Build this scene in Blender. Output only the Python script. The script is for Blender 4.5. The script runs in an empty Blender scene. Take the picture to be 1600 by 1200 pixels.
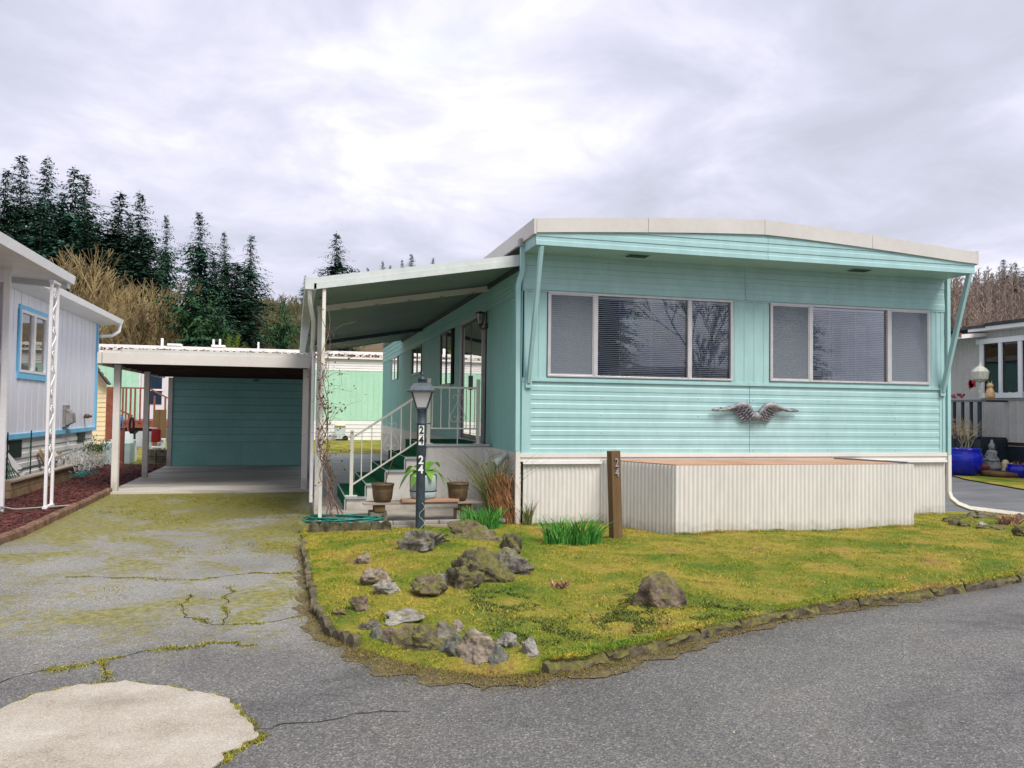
import bpy, math, random
import numpy as np
from mathutils import Vector, Matrix, noise as mnoise
random.seed(7); RNG = np.random.default_rng(7)
S = bpy.context.scene; COL = S.collection
R = math.radians
# ------------------------------------------------------------------ camera
CAM = (-2.953, -10.66, 1.6); YAW, PITCH, ROLL, FPX = .2583, .0325, .0124, 1280.0
cd = bpy.data.cameras.new('camera'); cam = bpy.data.objects.new('camera', cd); COL.objects.link(cam)
cd.sensor_width = 36; cd.lens = 36*FPX/1600; cd.clip_start = .05; cd.clip_end = 2000
_f = Vector((math.sin(YAW)*math.cos(PITCH), math.cos(YAW)*math.cos(PITCH), math.sin(PITCH)))
_r0 = Vector((math.cos(YAW), -math.sin(YAW), 0)); _u0 = _r0.cross(_f)
_r = _r0*math.cos(ROLL)+_u0*math.sin(ROLL); _u = -_r0*math.sin(ROLL)+_u0*math.cos(ROLL)
cam.matrix_world = Matrix(((_r.x, _u.x, -_f.x, CAM[0]), (_r.y, _u.y, -_f.y, CAM[1]), (_r.z, _u.z, -_f.z, CAM[2]), (0, 0, 0, 1)))
S.camera = cam
# ------------------------------------------------------------------ sky, sun, exposure
S.view_settings.view_transform = 'Standard'; S.view_settings.look = 'None'; S.view_settings.gamma = 1
S.view_settings.use_curve_mapping = False; S.view_settings.exposure = 1.24
SUN_EL, SUN_AZ = R(54), R(152)          # azimuth clockwise from +Y
w = bpy.data.worlds.new('World'); S.world = w; w.use_nodes = True
nt = w.node_tree; nt.nodes.clear(); N = nt.nodes.new; L = nt.links.new
def math_node(nt, op, a, b=None, c=None):
    n = nt.nodes.new('ShaderNodeMath'); n.operation = op
    for i, v in enumerate((a, b, c)):
        if v is None: continue
        if isinstance(v, (int, float)): n.inputs[i].default_value = v
        else: nt.links.new(v, n.inputs[i])
    return n.outputs[0]
def ramp(nt, fac, stops, interp='LINEAR'):
    n = nt.nodes.new('ShaderNodeValToRGB'); cr = n.color_ramp; cr.interpolation = interp
    while len(cr.elements) < len(stops): cr.elements.new(.5)
    for e, (p, c) in zip(cr.elements, stops):
        e.position = p; e.color = (*c, 1) if len(c) == 3 else c
    nt.links.new(fac, n.inputs[0]); return n.outputs[0]
sky = N('ShaderNodeTexSky'); sky.sky_type = 'NISHITA'; sky.sun_disc = False
sky.sun_elevation = SUN_EL; sky.sun_rotation = SUN_AZ
tc = N('ShaderNodeTexCoord'); sx = N('ShaderNodeSeparateXYZ'); L(tc.outputs['Generated'], sx.inputs[0])
zz = math_node(nt, 'ADD', math_node(nt, 'MAXIMUM', sx.outputs[2], 0.0), .22)
cx = N('ShaderNodeCombineXYZ'); L(math_node(nt, 'DIVIDE', sx.outputs[0], zz), cx.inputs[0]); L(math_node(nt, 'DIVIDE', sx.outputs[1], zz), cx.inputs[1])
def wnoise(scale, detail, rough, dist, off):
    mp = N('ShaderNodeMapping'); mp.inputs['Location'].default_value = off; L(cx.outputs[0], mp.inputs[0])
    n = N('ShaderNodeTexNoise'); n.inputs['Scale'].default_value = scale; n.inputs['Detail'].default_value = detail
    n.inputs['Roughness'].default_value = rough; n.inputs['Distortion'].default_value = dist; L(mp.outputs[0], n.inputs[0]); return n.outputs[0]
n1 = wnoise(.85, 8, .50, .3, (5.3, 2.9, 0)); n2 = wnoise(2.6, 10, .55, .4, (8.2, 4.4, 0))
cl = math_node(nt, 'ADD', math_node(nt, 'MULTIPLY', n1, .55), math_node(nt, 'MULTIPLY', n2, .45))
ccol = ramp(nt, cl, [(.37, (.325, .34, .40)), (.44, (.37, .38, .455)), (.49, (.42, .42, .505)), (.535, (.475, .475, .55)), (.575, (.545, .545, .60)), (.62, (.60, .60, .64))])
mask = ramp(nt, n1, [(.60, (1, 1, 1)), (.72, (.55, .55, .55))])
b1 = N('ShaderNodeBackground'); L(sky.outputs[0], b1.inputs[0]); b1.inputs[1].default_value = .11
b2 = N('ShaderNodeBackground'); L(ccol, b2.inputs[0]); b2.inputs[1].default_value = .80
mx = N('ShaderNodeMixShader'); L(mask, mx.inputs[0]); L(b1.outputs[0], mx.inputs[1]); L(b2.outputs[0], mx.inputs[2])
wo = N('ShaderNodeOutputWorld'); L(mx.outputs[0], wo.inputs[0])
sd = bpy.data.lights.new('sun', 'SUN'); sd.energy = 1.8; sd.angle = R(28); sd.color = (1, .95, .87)
sun = bpy.data.objects.new('sun', sd); COL.objects.link(sun)
sdir = Vector((math.sin(SUN_AZ)*math.cos(SUN_EL), math.cos(SUN_AZ)*math.cos(SUN_EL), math.sin(SUN_EL)))
sun.rotation_euler = sdir.to_track_quat('Z', 'Y').to_euler()
# ------------------------------------------------------------------ helpers
def ray(px, py): return (_f*FPX+_r*(px-800)-_u*(py-600))/FPX
def atY(px, py, y):
    d = ray(px, py); t = (y-CAM[1])/d.y; return Vector(CAM)+d*t
def atX(px, py, x):
    d = ray(px, py); t = (x-CAM[0])/d.x; return Vector(CAM)+d*t
def atZ(px, py, z=0.0):
    d = ray(px, py); t = (z-CAM[2])/d.z; return Vector(CAM)+d*t
def atD(px, py, D): return Vector(CAM)+ray(px, py)*D
ORIG = {}
def tag(o, label=None, cat=None, group=None, kind=None):
    if label: o['label'] = label
    if cat: o['category'] = cat
    if group: o['group'] = group
    if kind: o['kind'] = kind
    return o
def empty(name, loc, label=None, cat=None, group=None, parent=None, kind=None):
    o = bpy.data.objects.new(name, None); COL.objects.link(o); o.empty_display_size = .1
    o.location = Vector(loc)
    ORIG[o.name] = Vector(loc)
    tag(o, label, cat, group, kind); return o
class MB:
    def __init__(s): s.v = []; s.f = []; s.sm = []
    def add(s, vs, fs, smooth=False):
        b = len(s.v); s.v += [tuple(v) for v in vs]; s.f += [tuple(b+i for i in f) for f in fs]; s.sm += [smooth]*len(fs); return s
    def box(s, x0, x1, y0, y1, z0, z1):
        vs = [(x, y, z) for z in (z0, z1) for y in (y0, y1) for x in (x0, x1)]
        return s.add(vs, [(0, 2, 3, 1), (4, 5, 7, 6), (0, 1, 5, 4), (2, 6, 7, 3), (0, 4, 6, 2), (1, 3, 7, 5)])
    def obox(s, c, size, M):
        c = Vector(c); h = [k/2 for k in size]
        vs = [c+M @ Vector((x*h[0], y*h[1], z*h[2])) for z in (-1, 1) for y in (-1, 1) for x in (-1, 1)]
        return s.add(vs, [(0, 2, 3, 1), (4, 5, 7, 6), (0, 1, 5, 4), (2, 6, 7, 3), (0, 4, 6, 2), (1, 3, 7, 5)])
    def beam(s, a, b, w, h, up=(0, 0, 1)):
        a = Vector(a); b = Vector(b); d = (b-a); l = d.length; d.normalize()
        u = Vector(up); sdv = d.cross(u)
        if sdv.length < 1e-4: sdv = d.cross(Vector((0, 1, 0)))
        sdv.normalize(); u = sdv.cross(d)
        M = Matrix((sdv, d, u)).transposed()
        return s.obox((a+b)/2, (w, l, h), M)
    def prism(s, poly, axis, a, b):
        n = len(poly); vs = []
        for t in (a, b):
            for p in poly:
                vs.append({'x': (t, p[0], p[1]), 'y': (p[0], t, p[1]), 'z': (p[0], p[1], t)}[axis])
        fs = [tuple(range(n)), tuple(range(2*n-1, n-1, -1))]+[(i, (i+1) % n, n+(i+1) % n, n+i) for i in range(n)]
        return s.add(vs, fs)
    def tube(s, pts, r, n=6, smooth=True, cap=True):
        pts = [Vector(p) for p in pts]; m = len(pts)
        rs = r if isinstance(r, (list, tuple)) else [r]*m
        ref = None; vs = []
        for i, p in enumerate(pts):
            d = (pts[min(i+1, m-1)]-pts[max(i-1, 0)])
            if d.length < 1e-9: d = Vector((0, 0, 1))
            d.normalize()
            if ref is None:
                ref = d.cross(Vector((0, 0, 1)))
                if ref.length < .05: ref = d.cross(Vector((0, 1, 0)))
            ref = (ref-d*ref.dot(d))
            if ref.length < 1e-5: ref = d.orthogonal()
            ref.normalize(); q = d.cross(ref)
            for k in range(n):
                a = 2*math.pi*k/n+math.pi/n; vs.append(p+(ref*math.cos(a)+q*math.sin(a))*rs[i])
        fs = []
        for i in range(m-1):
            for k in range(n):
                fs.append((i*n+k, i*n+(k+1) % n, (i+1)*n+(k+1) % n, (i+1)*n+k))
        s.add(vs, fs, smooth)
        if cap: s.add([vs[k] for k in range(n)], [tuple(range(n-1, -1, -1))]); s.add([vs[(m-1)*n+k] for k in range(n)], [tuple(range(n))])
        return s
    def lathe(s, prof, c, n=20, sq=False, rot=0, smooth=True):
        c = Vector(c); vs = []
        for r, z in prof:
            for k in range(n):
                a = 2*math.pi*k/n+rot; vs.append((c.x+r*math.cos(a), c.y+r*math.sin(a), c.z+z))
        fs = [(i*n+k, i*n+(k+1) % n, (i+1)*n+(k+1) % n, (i+1)*n+k) for i in range(len(prof)-1) for k in range(n)]
        return s.add(vs, fs, smooth)
    def mesh(s, name, mat):
        me = bpy.data.meshes.new(name); me.from_pydata(s.v, [], s.f); me.polygons.foreach_set('use_smooth', s.sm)
        me.materials.append(mat); me.update(); return me
    def build(s, name, mat, parent=None, bevel=0, local=False, **kw):
        if parent is not None and not local:
            o0 = ORIG[parent.name]; s.v = [(v[0]-o0.x, v[1]-o0.y, v[2]-o0.z) for v in s.v]
        o = bpy.data.objects.new(name, s.mesh(name, mat)); COL.objects.link(o)
        if parent is not None: o.parent = parent; ORIG[o.name] = Vector((0,0,0)) if local else ORIG[parent.name]
        else: ORIG[o.name] = Vector((0, 0, 0))
        if bevel:
            b = o.modifiers.new('bevel', 'BEVEL'); b.width = bevel; b.segments = 2; b.limit_method = 'ANGLE'
        tag(o, **kw); return o
def piece(name, me, parent, loc, rot=(0, 0, 0), scale=(1, 1, 1)):
    """one of many alike pieces sharing a mesh; loc in world"""
    o = bpy.data.objects.new(name, me); COL.objects.link(o); o.parent = parent
    o.location = Vector(loc)-ORIG[parent.name]; o.rotation_euler = rot; o.scale = scale
    return o
def kids(o): return [c for c in bpy.data.objects if c.parent == o]
def copy_tree(o, parent=None):
    c = o.copy(); COL.objects.link(c)
    if parent is not None: c.parent = parent
    for ch in kids(o): copy_tree(ch, c)
    return c
def np_mesh(name, verts, nper, mat, parent=None, smooth=False, **kw):
    """verts (n*nper,3); every nper verts is a polygon"""
    verts = np.asarray(verts, dtype=np.float32).reshape(-1, 3); nf = len(verts)//nper
    me = bpy.data.meshes.new(name); me.vertices.add(len(verts)); me.vertices.foreach_set('co', verts.ravel())
    me.loops.add(len(verts)); me.loops.foreach_set('vertex_index', np.arange(len(verts), dtype=np.int32))
    me.polygons.add(nf); me.polygons.foreach_set('loop_start', np.arange(0, len(verts), nper, dtype=np.int32))
    me.update(calc_edges=True)
    me.materials.append(mat)
    o = bpy.data.objects.new(name, me); COL.objects.link(o)
    if parent is not None: o.parent = parent
    ORIG[o.name] = Vector((0, 0, 0)); tag(o, **kw); return o
# ------------------------------------------------------------------ materials
MATS = {}
def M(name, c1, c2=None, scale=3., rough=.6, bump=0., bscale=None, metal=0., rnd=0., detail=6, c3=None, stretch=None, spec=.5, lo=.35, hi=.65, bdist=.01, fine=None, trans=0.):
    if name in MATS: return MATS[name]
    m = bpy.data.materials.new(name); m.use_nodes = True; t = m.node_tree; bs = t.nodes['Principled BSDF']
    bs.inputs['Roughness'].default_value = rough; bs.inputs['Metallic'].default_value = metal
    bs.inputs['Specular IOR Level'].default_value = spec
    g = t.nodes.new('ShaderNodeNewGeometry'); src = g.outputs['Position']
    if stretch:
        mp = t.nodes.new('ShaderNodeMapping'); mp.inputs['Scale'].default_value = stretch; t.links.new(src, mp.inputs[0]); src = mp.outputs[0]
    col = None
    def noi(sc, det=detail, rg=.6):
        n = t.nodes.new('ShaderNodeTexNoise'); n.inputs['Scale'].default_value = sc; n.inputs['Detail'].default_value = det
        n.inputs['Roughness'].default_value = rg; t.links.new(src, n.inputs[0]); return n.outputs[0]
    if c2 is not None:
        st = [(lo, c1), (hi, c2)] if c3 is None else [(lo, c1), ((lo+hi)/2, c2), (hi, c3)]
        col = ramp(t, noi(scale), st)
    else:
        rg = t.nodes.new('ShaderNodeRGB'); rg.outputs[0].default_value = (*c1, 1); col = rg.outputs[0]
    if fine:
        hs = t.nodes.new('ShaderNodeHueSaturation'); t.links.new(col, hs.inputs['Color'])
        mr = t.nodes.new('ShaderNodeMapRange'); mr.inputs[3].default_value = 1-fine[1]; mr.inputs[4].default_value = 1+fine[1]
        mr.inputs[1].default_value = .3; mr.inputs[2].default_value = .7
        t.links.new(noi(fine[0], 3), mr.inputs[0]); t.links.new(mr.outputs[0], hs.inputs['Value']); col = hs.outputs[0]
    if rnd:
        oi = t.nodes.new('ShaderNodeObjectInfo'); hs = t.nodes.new('ShaderNodeHueSaturation'); t.links.new(col, hs.inputs['Color'])
        mr = t.nodes.new('ShaderNodeMapRange'); mr.inputs[3].default_value = 1-rnd; mr.inputs[4].default_value = 1+rnd
        t.links.new(oi.outputs['Random'], mr.inputs[0]); t.links.new(mr.outputs[0], hs.inputs['Value']); col = hs.outputs[0]
    t.links.new(col, bs.inputs['Base Color'])
    if bump:
        b = t.nodes.new('ShaderNodeBump'); b.inputs['Strength'].default_value = bump; b.inputs['Distance'].default_value = bdist
        t.links.new(noi(bscale or scale*6, 4), b.inputs['Height']); t.links.new(b.outputs[0], bs.inputs['Normal'])
    if trans:
        tr = t.nodes.new('ShaderNodeBsdfTranslucent'); t.links.new(col, tr.inputs[0])
        mxs = t.nodes.new('ShaderNodeMixShader'); mxs.inputs[0].default_value = trans
        t.links.new(bs.outputs[0], mxs.inputs[1]); t.links.new(tr.outputs[0], mxs.inputs[2])
        t.links.new(mxs.outputs[0], t.nodes['Material Output'].inputs[0])
    MATS[name] = m; return m
def glass_mat(name, tint=(.9, .95, .95), refl=1.0, f0=.10):
    m = bpy.data.materials.new(name); m.use_nodes = True; t = m.node_tree; t.nodes.clear()
    tr = t.nodes.new('ShaderNodeBsdfTransparent'); tr.inputs[0].default_value = (*tint, 1)
    gl = t.nodes.new('ShaderNodeBsdfGlossy'); gl.inputs['Roughness'].default_value = .015; gl.inputs[0].default_value = (refl, refl, refl, 1)
    lw = t.nodes.new('ShaderNodeFresnel'); lw.inputs[0].default_value = 1.5
    g = t.nodes.new('ShaderNodeNewGeometry'); n = t.nodes.new('ShaderNodeTexNoise'); n.inputs['Scale'].default_value = 1.3; t.links.new(g.outputs['Position'], n.inputs[0])
    b = t.nodes.new('ShaderNodeBump'); b.inputs['Strength'].default_value = .05; b.inputs['Distance'].default_value = .02
    t.links.new(n.outputs[0], b.inputs['Height']); t.links.new(b.outputs[0], gl.inputs['Normal'])
    fac = math_node(t, 'ADD', math_node(t, 'MULTIPLY', lw.outputs[0], 1.5), f0)
    mxx = t.nodes.new('ShaderNodeMixShader'); t.links.new(fac, mxx.inputs[0]); t.links.new(tr.outputs[0], mxx.inputs[1]); t.links.new(gl.outputs[0], mxx.inputs[2])
    o = t.nodes.new('ShaderNodeOutputMaterial'); t.links.new(mxx.outputs[0], o.inputs[0]); return m
def mesh_screen_mat(name, col, opac):
    m = bpy.data.materials.new(name); m.use_nodes = True; t = m.node_tree; t.nodes.clear()
    tr = t.nodes.new('ShaderNodeBsdfTransparent'); df = t.nodes.new('ShaderNodeBsdfDiffuse'); df.inputs[0].default_value = (*col, 1)
    mxx = t.nodes.new('ShaderNodeMixShader'); mxx.inputs[0].default_value = opac; t.links.new(tr.outputs[0], mxx.inputs[1]); t.links.new(df.outputs[0], mxx.inputs[2])
    o = t.nodes.new('ShaderNodeOutputMaterial'); t.links.new(mxx.outputs[0], o.inputs[0]); return m
TEAL = M('teal_painted_aluminium', (.30, .495, .495), (.35, .55, .55), 1.6, .45, .10, 3., fine=(5, .07), rnd=.02, stretch=(1, 1, .45), lo=.3, hi=.7)
TEALS = M('teal_side_panel', (.22, .49, .465), (.26, .54, .51), 1.2, .45, .05, 4., stretch=(1, 1, .15), fine=(30, .04), rnd=.03)
CREAM = M('cream_painted_metal', (.64, .61, .56), (.70, .67, .62), 1.5, .5, .04, 4, fine=(30, .03))
CORR = M('corrugated_white_skirting', (.60, .58, .54), (.66, .64, .60), 1.8, .45, .03, 5, fine=(14, .05), stretch=(1, 1, .25))
def add_stain(m, zlo, zhi, col, amt):
    t = m.node_tree; bs = t.nodes['Principled BSDF']; src = bs.inputs['Base Color'].links[0].from_socket
    g = t.nodes.new('ShaderNodeNewGeometry'); sp = t.nodes.new('ShaderNodeSeparateXYZ'); t.links.new(g.outputs['Position'], sp.inputs[0])
    n = t.nodes.new('ShaderNodeTexNoise'); n.inputs['Scale'].default_value = 9; n.inputs['Detail'].default_value = 7; t.links.new(g.outputs['Position'], n.inputs[0])
    mr = t.nodes.new('ShaderNodeMapRange'); mr.inputs[1].default_value = zlo; mr.inputs[2].default_value = zhi; mr.inputs[3].default_value = .62; mr.inputs[4].default_value = -.1; t.links.new(sp.outputs[2], mr.inputs[0])
    f = math_node(t, 'MULTIPLY', math_node(t, 'MAXIMUM', math_node(t, 'ADD', mr.outputs[0], math_node(t, 'SUBTRACT', n.outputs[0], .55)), 0.), amt)
    mix = t.nodes.new('ShaderNodeMix'); mix.data_type = 'RGBA'; mix.clamp_factor = True; t.links.new(f, mix.inputs[0]); t.links.new(src, mix.inputs[6]); mix.inputs[7].default_value = (*col, 1); t.links.new(mix.outputs[2], bs.inputs['Base Color'])
add_stain(CORR, .04, .26, (.24, .24, .17), 1.0); add_stain(CREAM, .1, .4, (.26, .23, .16), .9)
CAP = M('roof_cap_metal', (.50, .48, .45), (.56, .54, .51), .9, .5, fine=(12, .03))
WHITE = M('white_paint', (.74, .73, .74), (.80, .79, .80), 2.5, .45, fine=(20, .03))
ALU = M('grey_aluminium', (.50, .49, .50), (.58, .57, .58), 6, .4, metal=.35)
ALUD = M('dark_bronze_frame', (.09, .09, .10), None, rough=.4, metal=.4)
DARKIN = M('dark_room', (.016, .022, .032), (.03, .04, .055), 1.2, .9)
BLIND = M('white_blind_slat', (.86, .88, .92), None, rough=.5)
GLASS = glass_mat('window_glass', (.90, .93, .95), f0=.0); GLASS2 = glass_mat('door_glass', (.8, .85, .85), 1.0, .35)
SCREEN = mesh_screen_mat('insect_screen', (.27, .31, .36), .40)
WOODB = M('brown_stained_wood', (.10, .05, .02), (.16, .10, .04), 4, .8, .4, 40, stretch=(1, 1, .15), fine=(50, .15))
WOODG = M('weathered_grey_wood', (.30, .25, .20), (.42, .36, .29), 3, .85, .4, 40, stretch=(.2, 1, 1), fine=(40, .12))
PLY = M('brown_plywood', (.36, .20, .12), (.48, .30, .20), 2, .8, .2, 20)
GREENC = M('green_outdoor_carpet', (.008, .095, .038), (.012, .13, .05), 8, .95, .5, 200, fine=(80, .15), spec=.1)
NOSING = M('metal_nosing', (.42, .46, .46), (.55, .58, .58), 10, .4, metal=.4)
IVORY = M('ivory_railing_paint', (.66, .66, .56), (.74, .73, .64), 6, .45)
POSTM = M('dark_navy_post', (.022, .038, .052), (.04, .06, .075), 8, .5, .15, 60, fine=(40, .2))
LAMPM = M('dark_lantern_metal', (.035, .05, .06), (.06, .08, .09), 20, .45, .1, 50, metal=.3)
FROST = M('frosted_pane', (.62, .60, .64), None, rough=.25)
NAVY = M('navy_painted_wood', (.008, .018, .032), (.018, .03, .045), 4, .6, .2, 30, rnd=.15)
GREY = M('taupe_metal_siding', (.46, .445, .43), (.53, .51, .49), 1.5, .5, rnd=.03, fine=(12, .04))
LAV = M('lavender_painted_panel', (.74, .74, .82), (.80, .80, .87), 1.3, .5, stretch=(1, 1, .2), fine=(16, .05), rnd=.03)
LBLUE = M('light_blue_trim', (.16, .50, .78), (.2, .56, .82), 3, .5)
MINT = M('mint_painted_panel', (.36, .62, .46), (.40, .67, .51), 1., .5, rnd=.03, fine=(6, .05))
OFFW = M('offwhite_lap_siding', (.70, .69, .68), (.77, .76, .75), 1.5, .5, rnd=.03)
CTEAL = M('carport_plank_teal', (.24, .56, .52), (.29, .62, .58), 1.4, .5, .15, 14, rnd=.05, fine=(18, .06))
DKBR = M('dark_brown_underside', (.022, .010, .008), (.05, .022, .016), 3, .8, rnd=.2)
REDW = M('red_stained_deck', (.19, .05, .03), (.27, .08, .045), 4, .7, fine=(30, .1))
YEL = M('yellow_shed_plank', (.72, .58, .32), (.78, .64, .38), 3, .6, rnd=.03)
SHG = M('grey_shingle', (.16, .15, .18), (.24, .23, .26), 8, .9)
BLUEG = M('cobalt_glaze', (.006, .012, .33), (.01, .02, .42), 5, .12)
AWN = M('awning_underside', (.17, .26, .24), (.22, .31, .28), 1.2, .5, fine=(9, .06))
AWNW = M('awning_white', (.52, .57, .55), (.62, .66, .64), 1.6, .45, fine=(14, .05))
TERR = M('brown_plastic_pot', (.075, .045, .02), (.14, .09, .045), 12, .5, fine=(30, .15))
BUCK = M('pale_blue_bucket', (.36, .44, .46), (.44, .52, .54), 4, .5, fine=(20, .06))
HOSE = M('green_hose', (.008, .11, .085), (.02, .22, .17), 20, .4)
DCH = M('dark_channel', (.03, .06, .07))
def rockmat(name, a, b, moss=.5):
    m = bpy.data.materials.new(name); m.use_nodes = True; t = m.node_tree; bs = t.nodes['Principled BSDF']; bs.inputs['Roughness'].default_value = .85
    g = t.nodes.new('ShaderNodeNewGeometry')
    def noi(sc, d=6):
        n = t.nodes.new('ShaderNodeTexNoise'); n.inputs['Scale'].default_value = sc; n.inputs['Detail'].default_value = d; n.inputs['Roughness'].default_value = .65; t.links.new(g.outputs['Position'], n.inputs[0]); return n.outputs[0]
    base = ramp(t, noi(9), [(.3, tuple(k*.6 for k in a)), (.55, tuple(k*.8 for k in b)), (.75, tuple(min(1, k*1.25) for k in b))])
    sp = t.nodes.new('ShaderNodeSeparateXYZ'); t.links.new(g.outputs['Normal'], sp.inputs[0])
    mk = math_node(t, 'ADD', math_node(t, 'MULTIPLY', sp.outputs[2], .35), noi(6.5))
    mk = ramp(t, mk, [(1.00-moss*.55, (0, 0, 0)), (1.12-moss*.55, (1, 1, 1))])
    mc = ramp(t, noi(25), [(.35, (.05, .05, .012)), (.65, (.17, .15, .04))])
    mix = t.nodes.new('ShaderNodeMix'); mix.data_type = 'RGBA'; t.links.new(mk, mix.inputs[0]); t.links.new(base, mix.inputs[6]); t.links.new(mc, mix.inputs[7])
    t.links.new(mix.outputs[2], bs.inputs['Base Color'])
    b = t.nodes.new('ShaderNodeBump'); b.inputs['Strength'].default_value = .8; b.inputs['Distance'].default_value = .02
    t.links.new(noi(28), b.inputs['Height']); t.links.new(b.outputs[0], bs.inputs['Normal']); return m
RK = {'brown': rockmat('brown_rock', (.05, .035, .025), (.22, .17, .12), .66), 'grey': rockmat('grey_rock', (.06, .06, .05), (.25, .23, .20), .62),
      'green': rockmat('greenish_rock', (.06, .07, .055), (.20, .205, .17), .45), 'pale': rockmat('pale_rock', (.16, .15, .13), (.38, .36, .32), .35),
      'dark': rockmat('dark_rock', (.02, .018, .014), (.13, .11, .08), .85), 'tan': rockmat('tan_rock', (.10, .075, .055), (.33, .27, .21), .42)}
# ground shaders
def ground_mat(name, kind):
    m = bpy.data.materials.new(name); m.use_nodes = True; t = m.node_tree; bs = t.nodes['Principled BSDF']
    g = t.nodes.new('ShaderNodeNewGeometry')
    def noi(sc, d=6, rg=.6, st=None, dist=0):
        s_ = g.outputs['Position']
        if st: mp = t.nodes.new('ShaderNodeMapping'); mp.inputs['Scale'].default_value = st; t.links.new(s_, mp.inputs[0]); s_ = mp.outputs[0]
        n = t.nodes.new('ShaderNodeTexNoise'); n.inputs['Scale'].default_value = sc; n.inputs['Detail'].default_value = d; n.inputs['Roughness'].default_value = rg
        n.inputs['Distortion'].default_value = dist; t.links.new(s_, n.inputs[0]); return n.outputs[0]
    def mixc(f, a, b):
        mix = t.nodes.new('ShaderNodeMix'); mix.data_type = 'RGBA'; t.links.new(f, mix.inputs[0]); t.links.new(a, mix.inputs[6]); t.links.new(b, mix.inputs[7]); return mix.outputs[2]
    vor = t.nodes.new('ShaderNodeTexVoronoi'); vor.inputs['Scale'].default_value = 105 if kind != 'concrete' else 170; t.links.new(g.outputs['Position'], vor.inputs[0])
    agg = t.nodes.new('ShaderNodeSeparateColor'); t.links.new(vor.outputs['Color'], agg.inputs[0])
    def roadcol():
        big = ramp(t, noi(.5, 5), [(.35, (.096, .091, .086)), (.65, (.140, .134, .126))])
        ag = ramp(t, agg.outputs[0], [(.0, (.035, .035, .035)), (.55, (.115, .112, .108)), (.92, (.20, .195, .185)), (1., (.36, .35, .32))])
        mixn = t.nodes.new('ShaderNodeMix'); mixn.data_type = 'RGBA'; mixn.inputs[0].default_value = .62; t.links.new(big, mixn.inputs[6]); t.links.new(ag, mixn.inputs[7])
        st = ramp(t, noi(.33, 7, .7, (1, 1.6, 1), 1.), [(.36, (.58, .57, .57)), (.5, (1, 1, 1)), (.64, (1.18, 1.15, 1.10))])
        mul = t.nodes.new('ShaderNodeMix'); mul.data_type = 'RGBA'; mul.blend_type = 'MULTIPLY'; mul.inputs[0].default_value = .85; t.links.new(mixn.outputs[2], mul.inputs[6]); t.links.new(st, mul.inputs[7])
        sm = ramp(t, noi(1.9, 6, .7), [(.60, (0, 0, 0)), (.68, (.45, .45, .45))]); dk = t.nodes.new('ShaderNodeRGB'); dk.outputs[0].default_value = (.06, .048, .035, 1)
        t.links.new(ramp(t, noi(.45, 4), [(.35, (.33, .33, .33)), (.65, (.55, .55, .55))]), bs.inputs['Roughness'])
        return mixc(sm, mul.outputs[2], dk.outputs[0])
    if kind == 'road': t.links.new(roadcol(), bs.inputs['Base Color'])
    if kind == 'drive':
        big = ramp(t, noi(.9, 6), [(.3, (.17, .167, .145)), (.7, (.33, .32, .285))])
        ag = ramp(t, agg.outputs[0], [(.0, (.07, .07, .06)), (.6, (.20, .195, .175)), (.92, (.36, .35, .32)), (1., (.58, .56, .52))])
        mixn = t.nodes.new('ShaderNodeMix'); mixn.data_type = 'RGBA'; mixn.inputs[0].default_value = .5; t.links.new(big, mixn.inputs[6]); t.links.new(ag, mixn.inputs[7])
        # moss: patches, thicker towards the carport (real growth), none on the road side
        sp = t.nodes.new('ShaderNodeSeparateXYZ'); t.links.new(g.outputs['Position'], sp.inputs[0])
        grad = t.nodes.new('ShaderNodeMapRange'); grad.inputs[1].default_value = -6.0; grad.inputs[2].default_value = 4.; grad.inputs[3].default_value = -.10; grad.inputs[4].default_value = .12; t.links.new(sp.outputs[1], grad.inputs[0])
        mval = math_node(t, 'ADD', math_node(t, 'ADD', math_node(t, 'MULTIPLY', noi(.8, 8, .65, (1, .8, 1), .6), .8), math_node(t, 'MULTIPLY', noi(11, 4), .28)), grad.outputs[0])
        mask_ = ramp(t, mval, [(.53, (0, 0, 0)), (.575, (.6, .6, .6)), (.62, (.95, .95, .95))])
        mcol = ramp(t, noi(16, 5), [(.3, (.075, .075, .013)), (.5, (.19, .175, .025)), (.7, (.31, .27, .07))])
        yb = t.nodes.new('ShaderNodeMapRange'); yb.inputs[1].default_value = -5.35; yb.inputs[2].default_value = -4.1; t.links.new(math_node(t, 'ADD', sp.outputs[1], math_node(t, 'MULTIPLY', math_node(t, 'SUBTRACT', noi(.9, 6, .65), .5), 3.2)), yb.inputs[0])
        rb = roadcol()
        dcol = mixc(mask_, mixn.outputs[2], mcol)
        t.links.new(mixc(yb.outputs[0], rb, dcol), bs.inputs['Base Color'])
    if kind == 'concrete':
        big = ramp(t, noi(2.2, 7, .65), [(.32, (.20, .17, .13)), (.45, (.34, .30, .245)), (.58, (.42, .38, .32)), (.7, (.52, .49, .45))])
        ag = ramp(t, agg.outputs[0], [(.0, (.20, .17, .13)), (.5, (.38, .34, .28)), (1., (.62, .57, .49))])
        mixn = t.nodes.new('ShaderNodeMix'); mixn.data_type = 'RGBA'; mixn.inputs[0].default_value = .4; t.links.new(big, mixn.inputs[6]); t.links.new(ag, mixn.inputs[7])
        t.links.new(mixn.outputs[2], bs.inputs['Base Color']); bs.inputs['Roughness'].default_value = .8
    if kind == 'slab':
        big = ramp(t, noi(.8, 6, .6, (.5, 1.6, 1), .8), [(.3, (.24, .22, .195)), (.5, (.50, .465, .415)), (.72, (.62, .58, .52))])
        t.links.new(big, bs.inputs['Base Color']); bs.inputs['Roughness'].default_value = .6
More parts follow.
